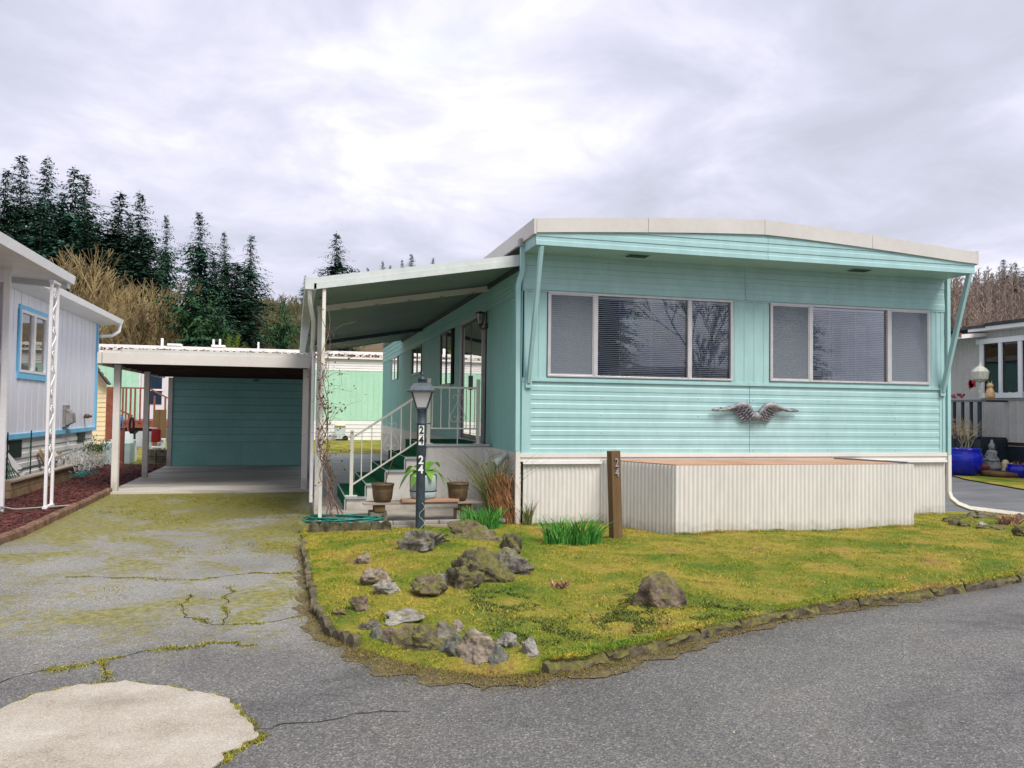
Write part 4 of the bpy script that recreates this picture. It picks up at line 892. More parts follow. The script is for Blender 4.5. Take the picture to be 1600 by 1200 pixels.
# bench of planks on block supports
by = .42
def bx(px, py=787): return atY(px, py, by).x
bz = .365
t = empty('plank_bench', (-1.2, by, .1), 'low bench of weathered planks on block supports behind the lamp post', 'bench')
for (y0, y1, a, b, zz0) in ((by-.17, by-.02, bx(566), bx(757), bz-.03), (by-.01, by+.15, bx(572), bx(752), bz-.032)):
    mb = MB(); mb.box(a, b, y0, y1, zz0, zz0+.028); mb.build('plank', WOODG, t, bevel=.003)
for xx in (bx(592), bx(726)):
    mb = MB(); mb.box(xx-.13, xx+.10, by-.12, by+.14, .10, .24); mb.build('block', M('mossy_block', (.10, .09, .06), (.30, .26, .19), 9, .9, .5, 40), t, bevel=.008)
    mb = MB(); mb.box(xx-.07, xx+.07, by-.14, by+.12, .242, bz-.034); mb.build('spacer', WOODB, t, bevel=.004)
tag(MB().box(bx(625), bx(713), by-.20, by-.03, bz+.0, bz+.038).build('loose_board', PLY, None, bevel=.003), 'thick reddish board lying across the middle of the plank bench', 'board')
for k, (px0, col, lab) in enumerate(((597, TERR, 'brown ribbed plastic pot at the left end of the plank bench'), (714, TERR, 'brown ribbed plastic pot at the right end of the plank bench'))):
    c = Vector((bx(px0), by-.05, bz)); t = empty('flower_pot', c, lab, 'flower pot', 'brown pots on the plank bench')
    mb = MB(); mb.lathe([(0, 0), (.105, 0), (.128, .05), (.140, .17), (.139, .175), (.144, .18), (.143, .195), (.146, .20), (.146, .215), (.152, .22), (.154, .245), (.146, .247), (.138, .20), (0, .20)], c, 28); mb.build('pot', col, t)
    mb = MB(); mb.lathe([(.138, .205), (0, .215)], c, 16); mb.build('soil_top', G['soil'], t)
    mb = MB()
    if k == 0: mb.tube([c+Vector((.02, 0, .2)), c+Vector((.06, 0, .35)), c+Vector((.13, .02, .56))], .006, 5)
    for q in range(5 if k else 2): a = random.uniform(0, 6.28); mb.tube([c+Vector((.05*math.cos(a), .05*math.sin(a), .2)), c+Vector((.16*math.cos(a), .1*math.sin(a), .25+.07*random.random()))], .0025, 4)
    mb.build('dry_stem', WOODB, t)
c = Vector((bx(660), by-.05, bz+.039)); t = empty('plant_bucket', c, 'pale blue grey bucket holding an orchid with drooping green leaves on the bench', 'planter')
mb = MB(); mb.lathe([(0, 0), (.155, 0), (.175, .03), (.18, .09), (.178, .1), (.183, .105), (.183, .30), (.178, .315), (.16, .325), (.15, .30), (0, .29)], c, 28); mb.build('bucket', BUCK, t)
mb = MB(); mb.lathe([(.184, .10), (.186, .105), (.184, .112)], c, 28); mb.build('band', BLK, t)
LEAFO = M('orchid_leaf', (.12, .30, .03), (.22, .42, .06), 8, .4, trans=.25); LEAFD = M('dead_orchid_leaf', (.03, .025, .015), (.07, .05, .03), 8, .7)
def strap(mb, c, ang, L_, up, drop, wd, n=8, fold=.25):
    rows_ = []; x = 0; z = 0
    for k in range(n+1):
        t_ = k/n; xx = L_*t_; zz_ = up*math.sin(min(1, t_*1.2)*math.pi/2)*1.0-drop*t_**2.2; wv = wd*(math.sin(math.pi*min(1, t_*.9+.1))**.6)*(1 if t_ < .9 else .5)
        p = c+Vector((math.cos(ang)*xx, math.sin(ang)*xx, zz_)); s_ = Vector((-math.sin(ang), math.cos(ang), 0))*wv
        rows_.append((p-s_+Vector((0, 0, wv*fold)), p, p+s_+Vector((0, 0, wv*fold))))
    vs = [v for r_ in rows_ for v in r_]; mb.add(vs, [(3*i+j, 3*i+j+1, 3*i+4+j, 3*i+3+j) for i in range(n) for j in (0, 1)], True)
for ang, L_, up, dr_, wd, mt in ((3.3, .34, .16, .34, .085, 0), (2.4, .30, .20, .20, .08, 0), (-.35, .32, .18, .36, .085, 0), (.5, .28, .24, .14, .08, 0), (-1.2, .24, .14, .2, .07, 0), (1.6, .24, .22, .1, .07, 0), (3.9, .26, .14, .30, .07, 0), (3.0, .30, .12, .50, .018, 1), (-.15, .42, .16, .42, .018, 1)):
    mb = MB(); strap(mb, c+Vector((0, 0, .30)), ang, L_, up, dr_, wd); mb.build('leaf', LEAFD if mt else LEAFO, t)
# layered pavers / boards edging the walkway below the bench
t = empty('stacked_edging', (-1.1, .0, 0), 'low stack of grey boards and pavers retaining the walkway under the bench', 'edging')
for k in range(6):
    xa = -2.0+k*.30; mb = MB(); mb.box(xa, xa+.29, -.02-.01*(k % 2), .05, .11, .155); mb.build('paver', M('grey_paver', (.24, .23, .21), (.36, .34, .31), 6, .9, .4, 50, rnd=.12), t, bevel=.006)
mb = MB(); mb.box(-2.02, -.3, -.06, .015, .0, .06); mb.build('lower_board', WOODG, t, bevel=.004); mb = MB(); mb.box(-1.98, -.3, -.045, .018, .062, .108); mb.build('upper_board', WOODG, t, bevel=.004)
# garden hose coil
t = tag(None or bpy.data.objects.new('garden_hose', bpy.data.meshes.new('x')), None)
bpy.data.objects.remove(t)
pts = []; hc = Vector((-2.32, .20, .12))
for k in range(420):
    a = k*.15; lay = k/420; rr = .72+.36*abs(math.sin(a*.093+.4))+.06*math.sin(a*1.7+1)
    pts.append(hc+Vector((.46*rr*math.cos(a)+.03*math.sin(a*.6), .26*rr*math.sin(a), .01+.07*lay+.018*math.sin(a*1.3))))
mb = MB(); mb.tube(pts, .0095, 6); tag(mb.build('garden_hose', HOSE, None), 'green garden hose coiled flat on the walkway by the awning post', 'hose')
# short scalloped edging in front of hose
SCALM = M('mossy_concrete_edging', (.035, .03, .014), (.15, .125, .07), 10, .95, .6, 50, rnd=.15)
def scallop_mesh(w_, h, d):
    mb = MB(); n = 7; poly = [(-w_/2, -.05)]+[(-w_/2*math.cos(math.pi*k/n), h*.6+h*.4*math.sin(math.pi*k/n)) for k in range(n+1)]+[(w_/2, -.05)]
    mb.prism(poly, 'y', -d/2, d/2); return mb.mesh('edging_block', SCALM)
SCM = scallop_mesh(.125, .125, .05)
t = empty('scalloped_edging', (-2.3, -.16, .07), 'short scalloped concrete edging in front of the coiled hose', 'edging', 'scalloped concrete edgings')
for k in range(8): piece('edging_block', SCM, t, (-2.70+k*.128, -.17+.01*math.sin(k), .06), (0, R(random.uniform(-4, 4)), 0))
t = empty('scalloped_edging', (-2.8, -2.5, .0), 'long scalloped concrete edging curving along the driveway side of the lawn', 'edging', 'scalloped concrete edgings')
def walk(path, step):
    out = []; P = [Vector((*p, 0)) for p in path]; i = 0; rest = 0
    for a, b in zip(P[:-1], P[1:]):
        d = b-a; l = d.length; s_ = rest
        while s_ < l: out.append((a+d*(s_/l), math.atan2(d.y, d.x))); s_ += step
        rest = s_-l
    return out
for p, a in walk(OUT[1:7], .105): piece('edging_block', SCM, t, (p.x-.01, p.y, -.035+.012*random.random()), (R(random.uniform(-9, 9)), R(random.uniform(-6, 6)), a+R(random.uniform(-8, 8))), (.8, 1, .68+.3*random.random()))
# rough kerb stones along the road
KERB = rockmat('mossy_kerb_stone', (.03, .022, .015), (.14, .11, .075), .86)
def rock_mesh(name, mat, sx, sy, sz, seed, rough=.35, sub=4, flat=0.0, cut=5):
    import bmesh
    bm = bmesh.new(); bmesh.ops.create_icosphere(bm, subdivisions=sub, radius=1.); rg = random.Random(seed)
    planes = [(Vector((rg.gauss(0, 1), rg.gauss(0, 1), rg.gauss(0, .8))).normalized(), rg.uniform(.42, .82)) for _ in range(cut)]
    off = Vector((seed*3.1, seed*1.7, 0))
    for v in bm.verts:
        p = v.co.copy()
        for n, d in planes:
            e = p.dot(n)-d
            if e > 0: p -= n*e*.92
        p *= 1+rough*.75*mnoise.noise(p*1.3+off)+rough*.42*mnoise.noise(p*3.2+off)-rough*.35*max(0, mnoise.noise(p*2.6-off)-.12)*2+rough*.16*mnoise.noise(p*8+off)+rough*.07*mnoise.noise(p*18+off)
        v.co = Vector((p.x*sx, p.y*sy, p.z*sz))
    me = bpy.data.meshes.new(name); bm.to_mesh(me); bm.free(); me.materials.append(mat); return me
def kerb_mesh(l, seed):
    import bmesh
    bm = bmesh.new(); nx, ny, nz = 26, 3, 3; mb = MB(); vs = []; 
    # ring of a rounded block displaced by noise
    ring = [(-.055, -.05), (-.062, .03), (-.058, .07), (-.035, .092), (.0, .098), (.04, .09), (.055, .06), (.055, -.05)]
    for i in range(nx+1):
        x = -l/2+l*i/nx
        for (y, z) in ring:
            q = Vector((x*6+seed*5, y*12, z*12)); e = .93 if i in (0, nx) else 1
            vs.append((x, y*e+.034*mnoise.noise(q)+.012*mnoise.noise(q*3), (z*e+.038*mnoise.noise(q+Vector((9, 9, 9)))+.014*mnoise.noise(q*3)) if z > 0 else z))
    n = len(ring); mb.add(vs, [(i*n+j, (i+1)*n+j, (i+1)*n+(j+1) % n, i*n+(j+1) % n) for i in range(nx) for j in range(n)]+[tuple(range(n)), tuple(range(nx*n+n-1, nx*n-1, -1))])
    bm.free(); return mb.mesh('kerb_stone', KERB)
t = empty('kerb', (1, -5, 0), 'rough mossy kerb of butted stones along the road edge of the lawn', 'kerb')
KM = [kerb_mesh(.46, s_) for s_ in range(4)]
for k, (p, a) in enumerate(walk(OUT[11:], .465)): piece('kerb_stone', KM[k % 4], t, (p.x, p.y+.03, -.014+.010*math.sin(k*2.1)), (0, 0, a+R(random.uniform(-2, 2))), (1, .9, .78 if p.x < 0 else .92))
t = empty('brick_edging', (-6.2, 3, 0), 'reddish brown concrete edging between the driveway and the bark bed', 'edging')
BRM = M('red_brown_edging', (.10, .05, .03), (.24, .14, .09), 8, .95, .6, 40, rnd=.2); mbm = MB()
mbm.prism([(-.05, -.04), (-.05, .075), (-.03, .1), (.03, .1), (.05, .075), (.05, -.04)], 'x', -.145, .145); bme = mbm.mesh('brick', BRM)
for p, a in walk([(-6.2, 5.55), (-6.17, 3), (-6.15, .5), (-6.3, -.9), (-6.75, -2.), (-7.3, -2.9)], .30): piece('brick', bme, t, (p.x, p.y, 0), (0, 0, a+R(random.uniform(-3, 3))), (1, 1, 1+random.uniform(-.1, .1)))
# ---- rocks, each a thing
def rock(px, py, wpx, hpx, kind, label, seed, group='rocks of the front rockery', rot=0, depth=.8, z0=None, rough=.55, cut=9, tilt=0, k=1.):
    """rock whose base centre stands where (px,py) meets the lawn"""
    p = atZ(px, py, .06); zz_ = lawnz(p.x, p.y) if z0 is None else z0; p = atZ(px, py, zz_); dist = (p-Vector(CAM)).dot(_f); sx_ = wpx/FPX*dist/2; sz_ = hpx/FPX*dist
    me = rock_mesh('rock', RK[kind], sx_*1.5*k, sx_*depth*1.3*k, sz_*.86*k*(.82 if py < 935 else .92), seed, rough, cut=cut)
    o = bpy.data.objects.new('rock', me); COL.objects.link(o); o.location = (p.x+math.sin(YAW)*sx_*depth*.6, p.y+math.cos(YAW)*sx_*depth*.6, zz_+sz_*.16); o.rotation_euler = (0, R(tilt), -YAW+R(rot))
    tag(o, label, 'rock', group); ORIG[o.name] = Vector((0, 0, 0)); return o
RL = [
 (652, 858, 66, 34, 'grey', 'wide flat grey boulder with green moss at the foot of the lamp post', 11, -8, .8),
 (738, 848, 88, 34, 'brown', 'long mossy boulder between the lamp post and the bulb leaves', 12, 4, .7),
 (798, 866, 32, 38, 'dark', 'steep dark rock at the top right of the rockery ring', 13, 20, 1),
 (797, 893, 48, 44, 'grey', 'rounded mossy boulder at the right end of the rockery ring', 14, -15, .9),
 (751, 908, 60, 48, 'dark', 'large mossy pitted boulder leaning on the rounded one', 15, -25, .8),
 (722, 918, 44, 36, 'dark', 'low mossy boulder at the left foot of the pitted boulder', 16, -20, .8),
 (668, 928, 46, 34, 'brown', 'brown rock with a pale fractured top and black hollow face', 17, 10, .9),
 (688, 912, 20, 22, 'pale', 'small pale chip of rock beside the fractured brown rock', 18, 0, .9),
 (588, 912, 34, 30, 'tan', 'angular tan rock at the left of the rockery ring', 19, 30, .9),
 (607, 929, 32, 24, 'pale', 'pale rounded stone below the angular tan rock', 20, 0, .9),
 (563, 881, 20, 22, 'tan', 'small upright tan stone in the grass near the hose', 21, 0, .8),
 (532, 961, 20, 16, 'dark', 'small dark stone lying by the scalloped edging', 22, 0, .9),
 (562, 952, 26, 20, 'brown', 'brown pointed stone next to the small dark stone', 23, 0, .9),
 (628, 972, 56, 16, 'pale', 'flat pale stone topping the corner row of boulders', 24, 6, .7),
 (574, 984, 26, 18, 'grey', 'small grey stone at the left start of the corner row', 25, 0, .9),
 (590, 1006, 34, 34, 'green', 'greenish wedge stone, first large one of the corner row', 26, -25, .8),
 (622, 1008, 40, 38, 'brown', 'brown blocky boulder second in the corner row', 27, 10, .9),
 (664, 1016, 56, 36, 'dark', 'mossy brown boulder in the middle of the corner row', 28, 0, .8),
 (694, 1004, 36, 28, 'grey', 'grey boulder with a dark cavity behind the long green stone', 29, 0, .8),
 (713, 1022, 44, 46, 'green', 'long smooth greenish stone leaning in the corner row', 30, -30, .7),
 (748, 1028, 52, 50, 'tan', 'large rounded tan boulder in the corner row', 31, -20, .8),
 (715, 985, 20, 14, 'tan', 'little tan stone above the long greenish one', 32, 0, .9),
 (777, 1048, 32, 36, 'green', 'blue grey upright stone at the very front of the corner', 33, 0, .9),
 (791, 1012, 26, 22, 'pale', 'white round stone above the blue grey upright one', 34, 0, .9),
 (830, 1032, 32, 30, 'pale', 'ribbed pale grey stone at the right end of the corner row', 35, 0, .9),
 (643, 1000, 26, 22, 'brown', 'small brown stone wedged between two corner boulders', 36, 0, .9),
]
for px, py, w_, h_, kd, lb, sd_, rt_, dp in RL: rock(px, py, w_, h_, kd, lb, sd_, rot=rt_, depth=dp, k=1.15 if sd_ in (11, 15, 16) else 1.)
rock(1041, 948, 80, 62, 'brown', 'solitary angular grey brown boulder in the middle of the lawn', 53, None, 10, .8, rough=.38, cut=8, k=.85)
for px, py, w_, h_, kd, lb, sd_ in (
 (1487, 815, 22, 10, 'dark', 'low dark stone against the right corner of the skirting', 51), (1495, 820, 14, 14, 'brown', 'upright split stone near the right skirting corner', 52),
 (1508, 823, 18, 10, 'dark', 'flattish mossy stone right of the upright split stone', 53), (1519, 809, 26, 10, 'grey', 'long mossy stone just below the white drainpipe', 54),
 (1547, 810, 30, 12, 'brown', 'brown lumpy stone under the end of the drainpipe', 55), (1535, 824, 16, 12, 'pale', 'pale slab stone standing in the moss', 56),
 (1562, 828, 34, 8, 'dark', 'flat dark slab lying in the moss at the far right', 57), (1598, 838, 24, 18, 'dark', 'black stone at the right edge of the lawn', 58), (1596, 815, 16, 12, 'brown', 'dark stone by the neighbouring driveway', 59)):
    rock(px, py, w_, h_, kd, lb, sd_, 'stones at the right corner of the home')
# ---- leafy clumps
def clump(name, c, n, rx, ry_, h0, h1, lean, wd, mat, label, cat, group=None, seed=1, tipmat=None, dirx=0):
    rg = random.Random(seed); t = empty(name, c, label, cat, group); mb = MB()
    for k in range(n):
        a = rg.uniform(0, 6.28); r_ = math.sqrt(rg.random()); b = Vector((c[0]+rx*r_*math.cos(a), c[1]+ry_*r_*math.sin(a), c[2]-.01)); h = rg.uniform(h0, h1)
        ln = Vector((rg.gauss(0, 1)*lean+r_*math.cos(a)*lean+dirx, rg.gauss(0, .7)*lean+r_*math.sin(a)*lean, 0))*h; sd_ = Vector((rg.gauss(0, 1), rg.gauss(0, 1)*.4, 0)).normalized()
        P_ = [b+ln*(s_**1.8)+Vector((0, 0, h*(s_-(.18*s_**3 if lean > .2 else 0)))) for s_ in (0, .35, .7, 1)]; ws = [wd, wd, wd*.7, wd*.12]
        vs = []
        for p, w_ in zip(P_, ws): vs += [p-sd_*w_, p+sd_*w_]
        mb.add(vs, [(0, 1, 3, 2), (2, 3, 5, 4), (4, 5, 7, 6)], False)
    mb.build('leaves', mat, t, kind='stuff'); return t
BULB = grassblade_mat('bulb_leaf', [(.3, (.02, .12, .02)), (.5, (.05, .22, .035)), (.7, (.13, .33, .06))], 6)
p = atZ(902, 852, .08); clump('bulb_plant', (p.x, p.y+.15, .08), 260, .33, .20, .18, .40, .28, .008, BULB, 'clump of green bulb leaves in the lawn left of the timber post', 'plant', 'clumps of bulb leaves', 3)
p = atZ(755, 826, .10); clump('bulb_plant', (p.x, p.y+.1, .10), 220, .26, .16, .18, .36, .25, .007, BULB, 'clump of green bulb leaves beside the ornamental grass', 'plant', 'clumps of bulb leaves', 4)
OGG = grassblade_mat('reed_blade', [(.3, (.05, .08, .02)), (.5, (.14, .16, .05)), (.7, (.30, .27, .12))], 5)
OGD = grassblade_mat('dead_reed', [(.3, (.10, .04, .015)), (.5, (.26, .12, .05)), (.7, (.38, .22, .10))], 9)
p = Vector((-.28, .25, .1)); t = clump('ornamental_grass', p, 300, .10, .10, .6, 1.25, .30, .004, OGG, 'tall ornamental grass with arching green blades and a drooping dead brown side', 'plant', None, 6, dirx=-.12)
mb = MB(); rg = random.Random(3)
for k in range(230):
    b = Vector((-.13+rg.gauss(0, .055), .10+rg.gauss(0, .07), .08)); top = Vector((-.27+rg.gauss(0, .085), .12+rg.gauss(0, .08), rg.uniform(.35, .78))); m_ = (b+top)/2+Vector((rg.gauss(0, .06)+.03, rg.gauss(0, .05), 0)); sd_ = Vector((1, 0, 0))
    e = top+Vector((rg.gauss(.10, .05), -.05, -rg.uniform(.05, .45))); pp_ = [b, m_, top, e]; vs = []
    for q, w_ in zip(pp_, (.003, .004, .003, .001)): vs += [q-sd_*w_, q+sd_*w_]
    mb.add(vs, [(0, 1, 3, 2), (2, 3, 5, 4), (4, 5, 7, 6)])
mb.build('dead_blades', OGD, t, kind='stuff')
clump('weed', (.09, -.05, .08), 60, .05, .03, .08, .35, .2, .006, OGG, 'small weed growing up the skirting at the front left corner', 'plant', None, 8)
DRYL = grassblade_mat('dry_leaf', [(.3, (.12, .05, .03)), (.5, (.3, .16, .1)), (.7, (.4, .28, .2))], 30)
p = atZ(1577, 822, .06); clump('dried_plant', (p.x, p.y, .06), 160, .12, .1, .08, .22, .4, .012, DRYL, 'withered brown flower heads among the stones on the right', 'plant', None, 9)
p = atZ(877, 918, .08); clump('dried_plant', (p.x, p.y, .08), 60, .08, .05, .03, .10, .5, .006, DRYL, 'tuft of dead stems in the grass in front of the bulb leaves', 'plant', None, 10)
p = atZ(700, 942, .08)
# broad weeds in the lawn
WEED = grassblade_mat('broad_weed', [(.3, (.04, .06, .015)), (.5, (.09, .12, .025)), (.7, (.18, .2, .05))], 7)
pts = []
for _ in range(14000):
    c_ = random.choice([(850, 985, 90, 22), (1120, 955, 60, 16), (980, 965, 60, 22), (780, 940, 60, 20), (1000, 930, 40, 20)]); q = atZ(random.gauss(c_[0], c_[2]*.5), random.gauss(c_[1], c_[3]*.5), .08)
    if q.y > ylow(q.x)+.05 and mnoise.noise(Vector((q.x*5, q.y*5, 8))) > -.05: pts.append((q.x, q.y, lawnz(q.x, q.y)))
np_mesh('lawn_weeds', blades(pts, .008, .022, .006, 2.0, 5), 3, WEED, label='darker low broadleaf weeds spreading through the lawn', cat='weeds', kind='stuff')
# ---- climbing vine on the awning corner post
t = empty('climbing_vine', (-2.55, .05, .1), 'bare twisting vine with a few dark leaves climbing the awning corner post', 'climbing plant')
VINE = M('vine_stem', (.14, .08, .06), (.26, .17, .13), 15, .9); mb = MB(); ends = []
for k in range(7):
    a = random.uniform(0, 6.28); pts = []; top = random.uniform(1.6, 3.0); x0 = -2.42+random.gauss(0, .05)
    for i in range(34):
        s_ = i/33; z = .1+top*s_; pull = min(1, s_*2.2)
        pts.append(Vector((x0*(1-pull)+(-2.60)*pull+.06*math.sin(a+s_*17)+.04*mnoise.noise(Vector((k*7, s_*9, 0))), .05+.07*math.cos(a+s_*15), z)))
    mb.tube(pts, [.008*(1-.6*i/33) for i in range(34)], 5); ends += pts[8:]
for k in range(70):
    p = random.choice(ends); q = p+Vector((random.gauss(.10, .16), random.gauss(0, .06), random.gauss(.05, .12))); mb.tube([p, (p+q)/2+Vector((0, 0, .04)), q], .0022, 4); ends.append(q)
mb.build('stem', VINE, t)
mb = MB()
for k in range(330):
    p = random.choice(ends)+Vector((random.gauss(0, .03), random.gauss(0, .03), random.gauss(0, .04))); s_ = random.uniform(.010, .026); n_ = Vector((random.gauss(0, 1), random.gauss(0, 1), random.gauss(0, 1))).normalized(); a_ = n_.orthogonal().normalized(); b_ = n_.cross(a_)
    mb.add([p-a_*s_, p-b_*s_*.6, p+a_*s_, p+b_*s_*.6], [(0, 1, 2, 3)])
mb.build('leaves', grassblade_mat('vine_leaf', [(.3, (.06, .02, .02)), (.5, (.10, .05, .03)), (.7, (.12, .2, .04))], 9), t, kind='stuff')
# ---- utility fittings behind the grass
t = empty('spot_light', (-.17, .9, 1.0), 'pair of pale weathered garden spot lights fixed under the porch corner', 'spot light')
mb = MB(); mb.tube([(-.22, 1.2, 1.0), (-.2, 1.05, .92), (-.26, .95, .82)], .03, 8); mb.tube([(-.03, .6, 1.0), (-.12, .55, .93)], .05, 8); mb.tube([(-.12, .55, .93), (-.25, .5, .84)], [.05, .07], 8); mb.tube([(-.2, 1.08, .92), (-.1, .8, .99), (-.03, .62, 1.0)], .012, 6); mb.build('heads', M('pale_plastic', (.42, .46, .44), (.6, .62, .58), 20, .5), t)
# ================================================================== NEIGHBOURS
# ---- lavender home on the left
H2 = empty('lavender_home', (-7.9, 5, 0), 'pale lavender mobile home with light blue trim on the left', 'mobile home')
y = 2.9; k = 0
while y < 12.3:
    y1 = min(y+.2, 12.32); segs = [(1.06, 3.68)]
    if y1 > 6.22 and y < 7.85: segs = [(1.06, 2.2), (3.36, 3.68)]
    for z0, z1 in segs:
        m = MB(); m.box(-7.93, -7.90+(.004 if k % 2 else 0), y+.004, y1-.004, z0, z1); m.box(-7.94, -7.92, y1-.004, y1+.004, z0, z1); m.build('wall_panel', LAV, H2)
    y = y1; k += 1
m = MB(); m.box(-14, -7.95, 12.28, 12.32, 1.0, 3.7); m.box(-14, -7.95, 2.86, 2.9, 0, 3.7); m.build('end_wall', LAV, H2)
m = MB(); m.box(-7.95, -7.86, 2.9, 12.36, .97, 1.06); m.box(-7.95, -7.86, 12.24, 12.36, 1.06, 3.68); m.build('trim', LBLUE, H2)
for i in range(5):
    m = MB(); z0 = .03+i*.188; m.prism([(-7.96, z0), (-7.91, z0), (-7.91, z0+.09), (-7.925, z0+.1), (-7.925, z0+.18), (-7.96, z0+.184)], 'y', 3.0, 12.2); m.build('skirting_plank', OFFW, H2)
m = MB(); m.box(-7.909, -7.90, 5.9, 6.6, .62, .94); m.box(-7.909, -7.90, 10.7, 11.4, .72, .94); m.build('vent_opening', M('dark_opening', (.01, .02, .02)), H2)
m = MB(); m.prism([(-7.95, 3.68), (-7.5, 3.72), (-7.5, 3.86), (-10.5, 4.25), (-14, 3.9), (-14, 3.68)], 'y', 2.95, 12.75); rf = m.build('roof', WHITE, H2)
m = MB(); m.prism([(-7.5, 3.72), (-7.40, 3.74), (-7.37, 3.86), (-7.39, 3.87), (-7.42, 3.77), (-7.48, 3.76), (-7.5, 3.86)], 'y', 2.95, 12.8); m.build('gutter', WHITE, rf)
m = MB(); m.tube([(-7.44, 12.7, 3.74), (-7.46, 12.72, 3.55), (-7.6, 12.6, 3.42), (-7.85, 12.42, 3.38)], .045, 8); m.build('downspout_elbow', WHITE, rf)
a, b, z0, z1 = 6.22, 7.85, 2.2, 3.36
m = MB(); m.box(-7.92, -7.87, a-.07, b+.07, z0-.12, z0-.0); m.box(-7.92, -7.87, a-.07, b+.07, z1, z1+.09); m.box(-7.92, -7.87, a-.07, a, z0, z1); m.box(-7.92, -7.87, b, b+.07, z0, z1); wf = m.build('window_casing', LBLUE, H2)
m = MB(); t_ = .05
m.box(-7.91, -7.86, a, b, z0, z0+t_); m.box(-7.91, -7.86, a, b, z1-t_, z1); m.box(-7.91, -7.86, a, a+t_, z0+t_, z1-t_); m.box(-7.91, -7.86, b-t_, b, z0+t_, z1-t_); m.box(-7.91, -7.855, (a+b)/2-.06, (a+b)/2+.06, z0+t_, z1-t_); m.build('window_frame', WHITE, wf)
m = MB(); m.box(-7.905, -7.90, a+t_, b-t_, z0+t_, z1-t_); m.build('pane', GLASS, wf)
m = MB(); 
for k in range(8): m.add([(-7.98+.01*(k % 2), a+.02+k*.07, z0), (-7.98+.01*((k+1) % 2), a+.02+(k+1)*.07, z0), (-7.98+.01*((k+1) % 2), a+.02+(k+1)*.07, z1), (-7.98+.01*(k % 2), a+.02+k*.07, z1)], [(0, 1, 2, 3)])
m.add([(-7.99, b-.55, z0), (-7.99, b, z0), (-7.99, b, z1), (-7.99, b-.55, z1)], [(0, 1, 2, 3)]); m.build('curtain', M('beige_curtain', (.36, .36, .32), (.5, .5, .45), 3), wf)
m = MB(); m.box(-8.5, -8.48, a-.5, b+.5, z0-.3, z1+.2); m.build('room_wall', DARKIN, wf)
t = empty('vent_hood', (-7.86, 9.4, 1.3), 'grey weathered vent hood low on the lavender wall', 'vent hood')
m = MB(); m.box(-7.9, -7.84, 9.3, 9.66, 1.12, 1.6); m.prism([(-7.84, 1.15), (-7.70, 1.22), (-7.72, 1.42), (-7.84, 1.52)], 'y', 9.33, 9.63); m.build('hood', M('weathered_hood', (.16, .15, .15), (.32, .31, .31), 12, .6), t)
# near left awning with ornamental post, grey enclosure
t = empty('left_awning', (-6.7, 0, 3.5), 'white awning with fascia running in from the left edge', 'awning')
m = MB(); m.prism([(-6.52, 3.56), (-6.48, 3.57), (-6.46, 3.70), (-6.52, 3.72)], 'y', -5, 4.05); m.build('fascia', WHITE, t)
m = MB(); m.prism([(-9.4, 3.74), (-6.52, 3.56), (-6.52, 3.70), (-9.4, 3.88)], 'y', -5, 4.0); m.build('roof_panel', WHITE, t)
m = MB(); m.prism([(-9.4, 3.66), (-6.52, 3.48), (-6.52, 3.56), (-9.4, 3.74)], 'y', 3.82, 3.98); m.build('end_beam', M('pale_grey_beam', (.5, .52, .56), (.58, .6, .64), 2), t)
t = empty('ornamental_post', (-6.56, 3.3, 0), 'white metal post of two uprights with scroll ironwork between them', 'post')
for yy in (3.12, 3.46):
    m = MB(); m.box(-6.585, -6.545, yy-.02, yy+.02, .03, 3.5); m.build('upright', WHITE, t)
m = MB(); m.box(-6.60, -6.53, 3.09, 3.49, .03, .07); m.box(-6.6, -6.53, 3.09, 3.49, 3.46, 3.5); m.build('end_plate', WHITE, t)
for zc_ in (.75, 1.35, 1.95, 2.55, 3.1):
    m = MB(); pts = []
    for k in range(29):
        s_ = k/28*2-1; a_ = 1.5*math.pi*s_; q = .115
        pts.append((-6.565, 3.29+.115*math.sin(s_*math.pi*1.0)*1, zc_+.24*s_))
    m.tube(pts, .012, 5)
    for sg in (-1, 1):
        m.tube([(-6.565, 3.29+sg*.0+.055*math.cos(a_)*(1-a_/9), zc_+sg*.17+.055*math.sin(a_)*(1-a_/9)) for a_ in np.linspace(0, 7.5, 20)], .010, 5)
    m.build('scroll', WHITE, t)
t = empty('porch_enclosure', (-7.2, 2.8, 0), 'grey panelled porch enclosure with white corner board at the left edge', 'enclosure')
m = MB(); m.box(-7.12, -7.04, 2.82, 2.88, .0, 3.6); m.build('corner_board', WHITE, t)
m = MB(); m.box(-7.4, -7.12, 2.90, 2.94, .6, 3.6); m.build('side_panel', LAV, t)
m = MB(); m.box(-7.36, -7.16, 2.885, 2.899, 1.1, 2.2); m.box(-7.36, -7.16, 2.885, 2.899, 2.4, 3.4); m.build('recess_panel', M('grey_panel', (.38, .38, .44), (.45, .45, .5), 3), t)
tag(MB().tube([(-7.08, 2.8, .0), (-7.08, 2.78, .12), (-6.9, 2.9, .06), (-6.2, 3.4, .055)], .012, 6).build('pipe', M('grey_pipe', (.3, .3, .28)), None), 'thin pale pipe lying over the bark bed to the edging', 'pipe')
